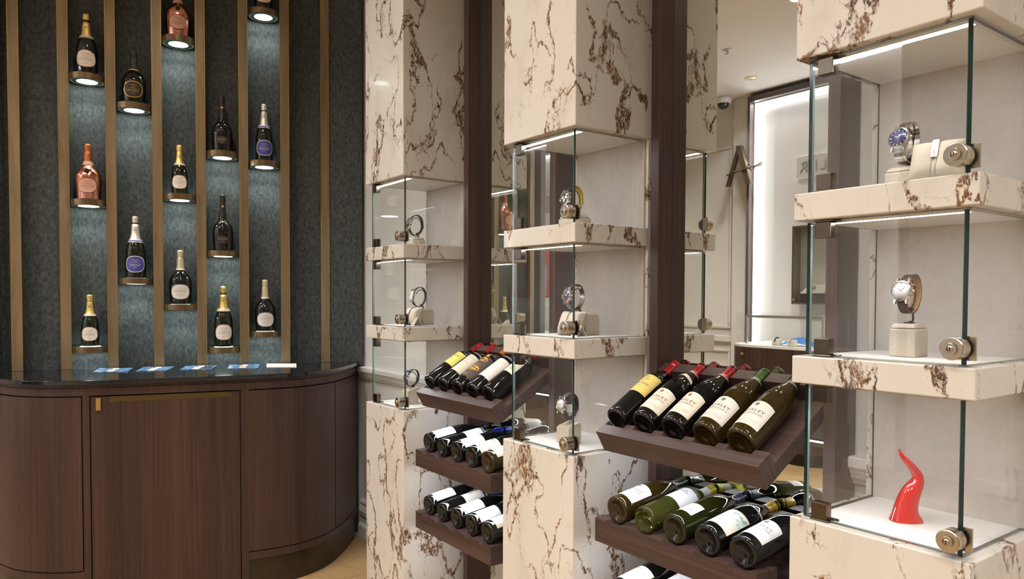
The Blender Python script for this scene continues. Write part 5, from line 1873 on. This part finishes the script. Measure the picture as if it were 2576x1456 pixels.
# red horn
HC = Vector((-0.192, 0.163, H_B + FLO))
right = Vector((0.588, 0.809, 0)).normalized()
HP = [(297, 985, 200), (296, 966, 196), (291, 930, 176), (287, 890, 158), (292, 840, 144), (300, 790, 137), (318, 720, 128), (343, 650, 120), (375, 590, 108), (406, 540, 96), (430, 495, 82),
      (441, 450, 71), (430, 405, 62), (402, 362, 55), (368, 318, 50), (330, 275, 45), (296, 238, 39), (262, 203, 33), (233, 170, 27), (213, 140, 21), (203, 112, 15), (197, 88, 11), (196, 74, 6)]
u_ = 0.0008367 / 5.02
hp = [(Vector((right.x * (x - 297) * u_, right.y * (x - 297) * u_, (985 - y) * u_ * 1.0)), r * u_) for x, y, r in HP]
ho = empty('horn_ornament', HC, 'glossy red twisted horn ornament at the bottom of the nearest showcase', 'ornament')
hb = MB()
seg = 28
vs, fs = [], []
for i, (c, r_) in enumerate(hp):
    t = (hp[min(i + 1, len(hp) - 1)][0] - hp[max(i - 1, 0)][0]).normalized()
    if i == 0:
        t = Vector((0, 0, 1))
    elif i < 4:
        t = (Vector((0, 0, 1)) * (1 - i / 5) + t * (i / 5)).normalized()
    side = Vector((right.y, -right.x, 0))
    a = t.cross(side).normalized()
    a = -a if a.dot(right) < 0 else a
    b_ = t.cross(a).normalized()
    for k in range(seg):
        an = 2 * math.pi * k / seg
        vs.append(c + a * math.cos(an) * r_ + b_ * math.sin(an) * r_ * 0.96)
for i in range(len(hp) - 1):
    for k in range(seg):
        k2 = (k + 1) % seg
        fs.append((i * seg + k, i * seg + k2, (i + 1) * seg + k2, (i + 1) * seg + k))
fs.append(tuple((len(hp) - 1) * seg + k for k in range(seg)))
hb.add(vs, fs, 0, True)
hobj = fix_normals(hb.build('horn_body', 'horn_red', ho))
md = hobj.modifiers.new('sub', 'SUBSURF'); md.levels = 1; md.render_levels = 1
MB().lathe([(0.0, -0.0002), (0.0318, -0.0002), (0.0325, 0.0008), (0.031, 0.002)], 40, cap=False).build('foot_rim', 'paper_cream', ho)

# ------------------------------------------------------------------ far side of the room, seen in the mirrors
YO = -4.351


def room(o):
    ROOM_OBJECTS.append(o)
    return o


wo = MB().box(-10.2, 4.2, -4.75, YO - 0.06, FLOOR, CEIL).build('wall_opposite', 'white_wall')
tag(room(wo), 'white panelled wall across the room, seen in the mirrors', kind='structure')
pil = MB().box(-4.332, -4.122, YO - 0.06, YO, FLOOR, CEIL).build('wall_opposite_pier', 'white_wall')
tag(room(pil), 'plain white pier across the room, seen in the mirror', kind='structure')


def frame_rect(mb, x0, x1, z0, z1, y, w, d):
    for a in ((x0, x1, z0, z0 + w), (x0, x1, z1 - w, z1)):
        mb.box(a[0], a[1], y, y + d, a[2], a[3], bev=d * 0.4)
    for a in ((x0, x0 + w), (x1 - w, x1)):
        mb.box(a[0], a[1], y, y + d, z0 + w, z1 - w, bev=d * 0.4)


mo = MB()
frame_rect(mo, -5.9, -4.37, 0.98, 2.92, YO - 0.06, 0.035, 0.02)
frame_rect(mo, -5.9, -4.37, 0.14, 0.765, YO - 0.06, 0.035, 0.02)
mo.box(-7.0, -4.333, YO - 0.06, YO - 0.025, 0.835, 0.905, bev=0.01)
mo.box(-7.0, -4.333, YO - 0.06, YO - 0.035, FLOOR, 0.12, bev=0.005)
tag(room(mo.build('trim_2', 'white_wall')), 'white wall mouldings across the room, seen in the mirror', kind='structure')


def lit_niche(x0, x1, label):
    t = empty('lit_wall_niche', (x0, YO, FLOOR), label, 'wall panel', 'lit white wall niches with brown frames')
    h = 3.345 - FLOOR
    wd = x1 - x0
    MB().box(0.0, wd, -0.055, -0.045, 0.0, h).build('white_panel', 'panel_white', t)
    for a, b_ in ((0.0, 0.03), (wd - 0.03, wd)):
        MB().box(a, b_, -0.044, 0.06, 0.0, h).build('frame_side', 'taupe', t)
    MB().box(0.0305, wd - 0.0305, -0.044, 0.06, h - 0.055, h).build('frame_head', 'taupe', t)
    led_bar(0.031, 0.043, -0.040, -0.006, 0.9, h - 0.06, 'right').build('led_strip', ['white_paint', 'led_panel'], t)
    led_bar(wd - 0.043, wd - 0.031, -0.040, -0.006, 0.9, h - 0.06, 'left').build('led_strip', ['white_paint', 'led_panel'], t)
    led_bar(0.045, wd - 0.045, -0.040, -0.006, h - 0.067, h - 0.056).build('led_strip', ['white_paint', 'led_panel'], t)
    return room(t)


lit_niche(-4.117, -2.35, 'tall glowing white niche with brown frame, seen in the nearer mirror')
lit_niche(-7.83, -6.9, 'tall glowing white niche with brown frame, seen in the farther mirror')


def wall_text(mb, s, x_start, z, h, pitch, y):
    """read from the room: runs towards -x"""
    for k, ch in enumerate(s):
        vs, fs, wd = text_geo(ch)
        cx = x_start - pitch * (k + 0.5)
        mb.add([(cx - x * h, y, z + yy * h) for x, yy in vs], fs, 0)
        mb.add([(cx - x * h, y + 0.006, z + yy * h) for x, yy in vs], [tuple(reversed(f)) for f in fs], 0)


def sign(x0, x1, z0, z1, s, xs, pitch, h, label):
    t = empty('sign_plate', ((x0 + x1) / 2, YO - 0.03, z0), label, 'sign', 'white sign plates across the room')
    cx = (x0 + x1) / 2
    MB().box(x0 - cx, x1 - cx, -0.012, 0.018, 0, z1 - z0, bev=0.003).build('plate', 'white_paint', t)
    mb = MB()
    wall_text(mb, s, xs - cx, (z1 - z0) / 2, h, pitch, 0.0185)
    fix_normals(mb.build('lettering', 'sign_letter', t))
    return room(t)


sign(-3.606, -3.05, 2.461, 2.668, 'ATELIER', -3.085, 0.068, 0.10, 'white sign plate with thin grey capitals, mirrored beside the nearest showcase')
sign(-7.95, -7.395, 2.47, 2.73, 'MES', -7.50, 0.125, 0.13, 'white sign plate with grey capitals, mirrored inside the middle showcase')


def letter_a(xa, label, y=YO + 0.10):
    t = empty('letter_a_sculpture', (xa, y, 2.459), label, 'letter sculpture', 'bronze letter A sculptures')
    h = 0.398
    dep = 0.045

    def leg(x0, x1, w, name):
        mb = MB()
        # (x at top, x at bottom) strip of horizontal width w
        poly = [(x1 - w / 2, 0), (x1 + w / 2, 0), (x0 + w / 2, h), (x0 - w / 2, h)]
        mb.prism(poly, -dep / 2, dep / 2, mat=Matrix(((1, 0, 0, 0), (0, 0, -1, 0), (0, 1, 0, 0), (0, 0, 0, 1))))
        return fix_normals(mb.build(name, 'bronze_letter', t))
    leg(-0.002, -0.137, 0.012, 'thin_leg')
    leg(0.018, -0.117, 0.012, 'thin_leg')
    leg(0.006, 0.128, 0.062, 'wide_leg')
    mb = MB()
    mb.tube([(-0.125, 0.032, 0.115), (0.10, 0.032, 0.150), (0.19, 0.032, 0.163)], 0.007, 8)
    for cx, cz in ((0.150, 0.165), (0.185, 0.145), (-0.045, 0.128)):
        mb.tube([(cx + 0.024 * math.cos(a), 0.032, cz + 0.020 * math.sin(a)) for a in [2 * math.pi * k / 16 for k in range(16)]], 0.006, 6, closed=True)
    mb.tube([(0.20, 0.032, 0.160), (0.30, 0.032, 0.185)], 0.006, 6)
    mb.tube([(0.20, 0.032, 0.150), (0.29, 0.032, 0.165)], 0.006, 6)
    mb.build('scissor_bar', 'bronze_letter', t)
    return room(t)


letter_a(-4.186, 'bronze letter A with scissors for a crossbar, mirrored above the wine bottles')
letter_a(-8.075, 'bronze letter A with scissors, faintly mirrored in the middle showcase')

# wall vitrine
t = empty('wall_vitrine', (-3.25, YO - 0.04, 1.245), 'small wall vitrine with bronze frame and a watch box, seen in the mirror', 'display case')
hw, vh = 0.325, 0.75
MB().box(-hw, hw, 0.0, 0.004, 0, vh).build('back_panel', 'fabric', t)
for a in ((-hw, -hw + 0.018, 0, vh), (hw - 0.018, hw, 0, vh), (-hw + 0.0185, hw - 0.0185, 0, 0.018), (-hw + 0.0185, hw - 0.0185, vh - 0.018, vh)):
    MB().box(a[0], a[1], 0.0045, 0.12, a[2], a[3], bev=0.002).build('frame_bar', 'nickel', t)
o = pane(-hw + 0.004, hw - 0.004, 0.121, 0.127, 0.004, vh - 0.004, 'y').build('glass_front', ['clear_glass', 'glass_edge'], t)
for sx in (-1, 1):
    MB().lathe([(0.016, 0), (0.016, 0.012), (0.012, 0.015)], 20, 0, Matrix.Translation((sx * (hw - 0.035), 0.143, 0.045)) @ Matrix.Rotation(math.radians(90), 4, 'X')).build('lock', 'chrome', t)
room(t)
t = empty('watch_box', (-3.36, YO + 0.026, 1.264), 'small wooden box with tilted cream pad and grey watch, mirrored in the vitrine', 'watch box')
MB().box(-0.12, 0.12, -0.06, 0.06, 0, 0.085, bev=0.003).build('box_body', 'walnut_x', t)
mb = MB().add([(-0.12, -0.06, 0.086), (0.12, -0.06, 0.086), (0.12, 0.06, 0.086), (-0.12, 0.06, 0.086), (-0.10, -0.06, 0.17), (0.10, -0.06, 0.17), (0.12, 0.05, 0.092), (-0.12, 0.05, 0.092)],
              [(3, 2, 1, 0), (4, 5, 6, 7), (0, 1, 5, 4), (1, 2, 6, 5), (2, 3, 7, 6), (3, 0, 4, 7)])
fix_normals(mb.build('pad', 'paper_cream', t))
MB().lathe([(0.034, 0), (0.036, 0.006), (0.030, 0.010), (0, 0.010)], 24, 0, Matrix.Translation((-0.03, 0.0, 0.132)) @ Matrix.Rotation(math.radians(-36), 4, 'X'), cap=False).build('watch_face', 'ink_grey', t)
room(t)

# glass-topped counters across the room


def glass_counter(x0, x1, y0, y1, ztop, zdeck, label):
    """rounded front corners at y1 side"""
    cx, cy = (x0 + x1) / 2, (y0 + y1) / 2
    t = empty('glass_counter', (cx, cy, FLOOR), label, 'display counter', 'glass-topped counters across the room')
    hx, hy = (x1 - x0) / 2, (y1 - y0) / 2
    r = min(0.28, hy * 0.8)
    out = [(-hx, -hy), (hx, -hy)]
    arc = []
    for k in range(9):
        a = math.radians(k * 90 / 8)
        arc.append((hx - r + r * math.cos(a), hy - r + r * math.sin(a)))
    for k in range(9):
        a = math.radians(90 + k * 90 / 8)
        arc.append((-hx + r + r * math.cos(a), hy - r + r * math.sin(a)))
    poly = out + arc

    def scaled(f):
        return [(x * f, y * f) for x, y in poly]
    zd, zt = zdeck - FLOOR, ztop - FLOOR
    MB().prism(scaled(0.90), 0.0, 0.10).build('plinth', 'black_gloss', t)
    MB().prism(scaled(0.985), 0.101, 0.38).build('lower_drawer', 'walnut', t)
    MB().prism(scaled(0.96), 0.3805, zd - 0.22).build('shadow_band', 'black', t)
    MB().prism(scaled(1.0), zd - 0.2195, zd - 0.02).build('upper_drawer', 'walnut', t)
    MB().prism(scaled(0.995), zd - 0.0195, zd).build('deck', 'white_paint', t)
    MB().lathe([(0.012, 0), (0.012, 0.012), (0.006, 0.016)], 16, 0, Matrix.Translation((-hx + r * 0.8, hy * 0.985, zd - 0.08)) @ Matrix.Rotation(math.radians(-90), 4, 'X')).build('lock', 'brass', t)
    g = MB()
    for i in range(len(poly)):
        a, b_ = poly[i], poly[(i + 1) % len(poly)]
        g.add([(a[0] * 0.985, a[1] * 0.985, zd + 0.0005), (b_[0] * 0.985, b_[1] * 0.985, zd + 0.0005), (b_[0] * 0.985, b_[1] * 0.985, zt - 0.009), (a[0] * 0.985, a[1] * 0.985, zt - 0.009)], [(0, 1, 2, 3)], 0, True)
    g.build('glass_wall', 'clear_glass', t)
    MB().prism(scaled(0.99), zt - 0.0085, zt).build('glass_top', ['clear_glass', 'glass_edge'], t)
    to = t.children[-1].data
    for p in to.polygons:
        p.material_index = 0 if abs(p.normal.z) > 0.5 else 1
    fr = MB()
    zz = zt - 0.045
    fr.box(-hx + 0.14, hx - 0.14, hy * 0.55, hy * 0.55 + 0.022, zz, zz + 0.022)
    fr.box(-hx + 0.14, -hx + 0.156, hy * 0.55, hy * 0.55 + 0.016, zd + 0.001, zz - 0.0005)
    fr.box(hx - 0.156, hx - 0.14, hy * 0.55, hy * 0.55 + 0.016, zd + 0.001, zz - 0.0005)
    fr.build('light_bar', 'chrome', t)
    return room(t)


glass_counter(-3.62, -2.60, -4.05, -3.28, 1.176, 0.90, 'glass-topped walnut counter with blue cloth, seen in the nearer mirror')
glass_counter(-7.75, -6.6, -4.10, -3.45, 1.18, 0.86, 'glass-topped walnut counter seen in the farther mirror')
# things in the near counter
t = empty('blue_cloth', (-2.98, -3.50, 0.9006), 'folded blue cloth inside the mirrored glass counter', 'cloth')
vs, fs = [], []
n = 14
for j in range(n + 1):
    for i in range(n + 1):
        u, v = i / n, j / n
        hgt = 0.085 * math.sin(math.pi * min(1, max(0, u * 0.75 + 0.28))) * (0.4 + 0.6 * math.sin(math.pi * v)) * (1 + 0.15 * math.sin(9 * u + 5 * v))
        vs.append((-0.15 + 0.30 * u + 0.012 * math.sin(7 * v), -0.06 + 0.12 * v, max(0, hgt * (0.25 + 1.0 * u ** 0.6 if u > 0 else 0.25))))
for j in range(n):
    for i in range(n):
        a = j * (n + 1) + i
        fs.append((a, a + 1, a + n + 2, a + n + 1))
MB().add(vs, fs, 0, True).build('cloth_fold', 'cloth_blue', t)
room(t)
for x, y, lab in ((-3.17, -3.45, 'cream watch stand with dark watch in the mirrored glass counter'), (-2.98, -3.38, 'cream watch stand in front of the mirrored blue cloth')):
    t = empty('watch_stand', (x, y, 0.9006), lab, 'display stand', 'cream watch stands in the mirrored counter')
    MB().box(-0.032, 0.032, -0.03, 0.03, 0, 0.055, bev=0.008).build('stand_body', 'paper_cream', t)
    MB().tube([(0.0 + 0.0, 0.036 * math.cos(a), 0.030 + 0.036 * math.sin(a)) for a in [math.pi * k / 10 for k in range(11)]], 0.006, 8).build('watch_band', 'black' if x < -3.1 else 'steel_watch', t)
    room(t)

# red poster in the farther niche
t = empty('red_poster', (-7.56, YO - 0.036, 1.325), 'red framed poster with a grey figure, mirrored inside the middle showcase', 'poster')
MB().box(-0.185, 0.185, -0.006, 0.004, 0, 0.68).build('print_sheet', 'poster_red', t)
MB().box(-0.175, -0.06, 0.0042, 0.0052, 0.03, 0.67).build('print_band', 'poster_pink', t)
mb = MB().prism([(-0.10, 0.02), (0.06, 0.02), (0.10, 0.25), (0.09, 0.42), (0.03, 0.50), (-0.05, 0.48), (-0.09, 0.30)], -0.0065, -0.0053, mat=Matrix(((1, 0, 0, 0), (0, 0, -1, 0), (0, 1, 0, 0), (0, 0, 0, 1))))
fix_normals(mb.build('print_figure', 'poster_grey', t))
for a in ((-0.20, -0.186, -0.012, 0.692), (0.186, 0.20, -0.012, 0.692), (-0.185, 0.185, -0.012, -0.001), (-0.185, 0.185, 0.681, 0.692)):
    MB().box(a[0], a[1], -0.006, 0.012, a[2], a[3]).build('frame_bar', 'taupe', t)
room(t)

# ceiling fittings
for k, (x, y) in enumerate(DOWNLIGHTS):
    lab = 'small recessed ceiling lamp, mirrored above the nearer niche' if k == 5 else 'recessed ceiling lamp outside the picture'
    t = empty('ceiling_downlight', (x, y, CEIL - 0.002), lab, 'ceiling lamp', None if k == 5 else 'recessed ceiling lamps out of view')
    MB().lathe([(0.062, 0.0), (0.060, -0.004), (0.048, -0.004), (0.046, 0.0)], 32, cap=False).build('trim_ring', 'white_paint', t)
    g = MB().add([(0.046 * math.cos(2 * math.pi * q / 20), 0.046 * math.sin(2 * math.pi * q / 20), -0.0005) for q in range(20)], [tuple(reversed(range(20)))])
    g.build('reflector', 'brass' if k == 5 else 'lamp_glow', t)
t = empty('ceiling_sprinkler', (-3.404, -3.043, CEIL - 0.001), 'small ceiling sprinkler, mirrored above the wine bottles', 'sprinkler')
MB().lathe([(0.038, 0.0), (0.034, -0.006), (0.014, -0.008)], 28, cap=True).build('rosette', 'white_paint', t)
MB().lathe([(0.008, -0.008), (0.006, -0.024), (0.009, -0.028), (0.022, -0.030), (0.022, -0.032), (0.0, -0.032)], 20, cap=False).build('deflector', 'nickel', t)
room(t)
t = empty('dome_camera', (-4.36, -4.215, CEIL - 0.001), 'white dome security camera under the ceiling, seen in the mirror', 'security camera')
MB().lathe([(0.080, 0.0), (0.082, -0.020), (0.078, -0.055), (0.066, -0.062)], 32).build('camera_housing', 'white_paint', t)
MB().lathe([(0.060, -0.063), (0.056, -0.085), (0.042, -0.105), (0.022, -0.116), (0.0, -0.120)], 28, cap=False).build('lens_dome', 'camera_dome', t)
room(t)

# turn the far side of the room to suit the mirrors
for o in ROOM_OBJECTS:
    far = o.location.x < -6.0
    piv = Vector((-1.783 if far else -0.713, YM, 0))
    rm = Matrix.Translation(piv) @ Matrix.Rotation(THETA_A if far else THETA, 4, 'Z') @ Matrix.Translation(-piv)
    o.matrix_world = rm @ Matrix.LocRotScale(o.location, o.rotation_euler, o.scale)
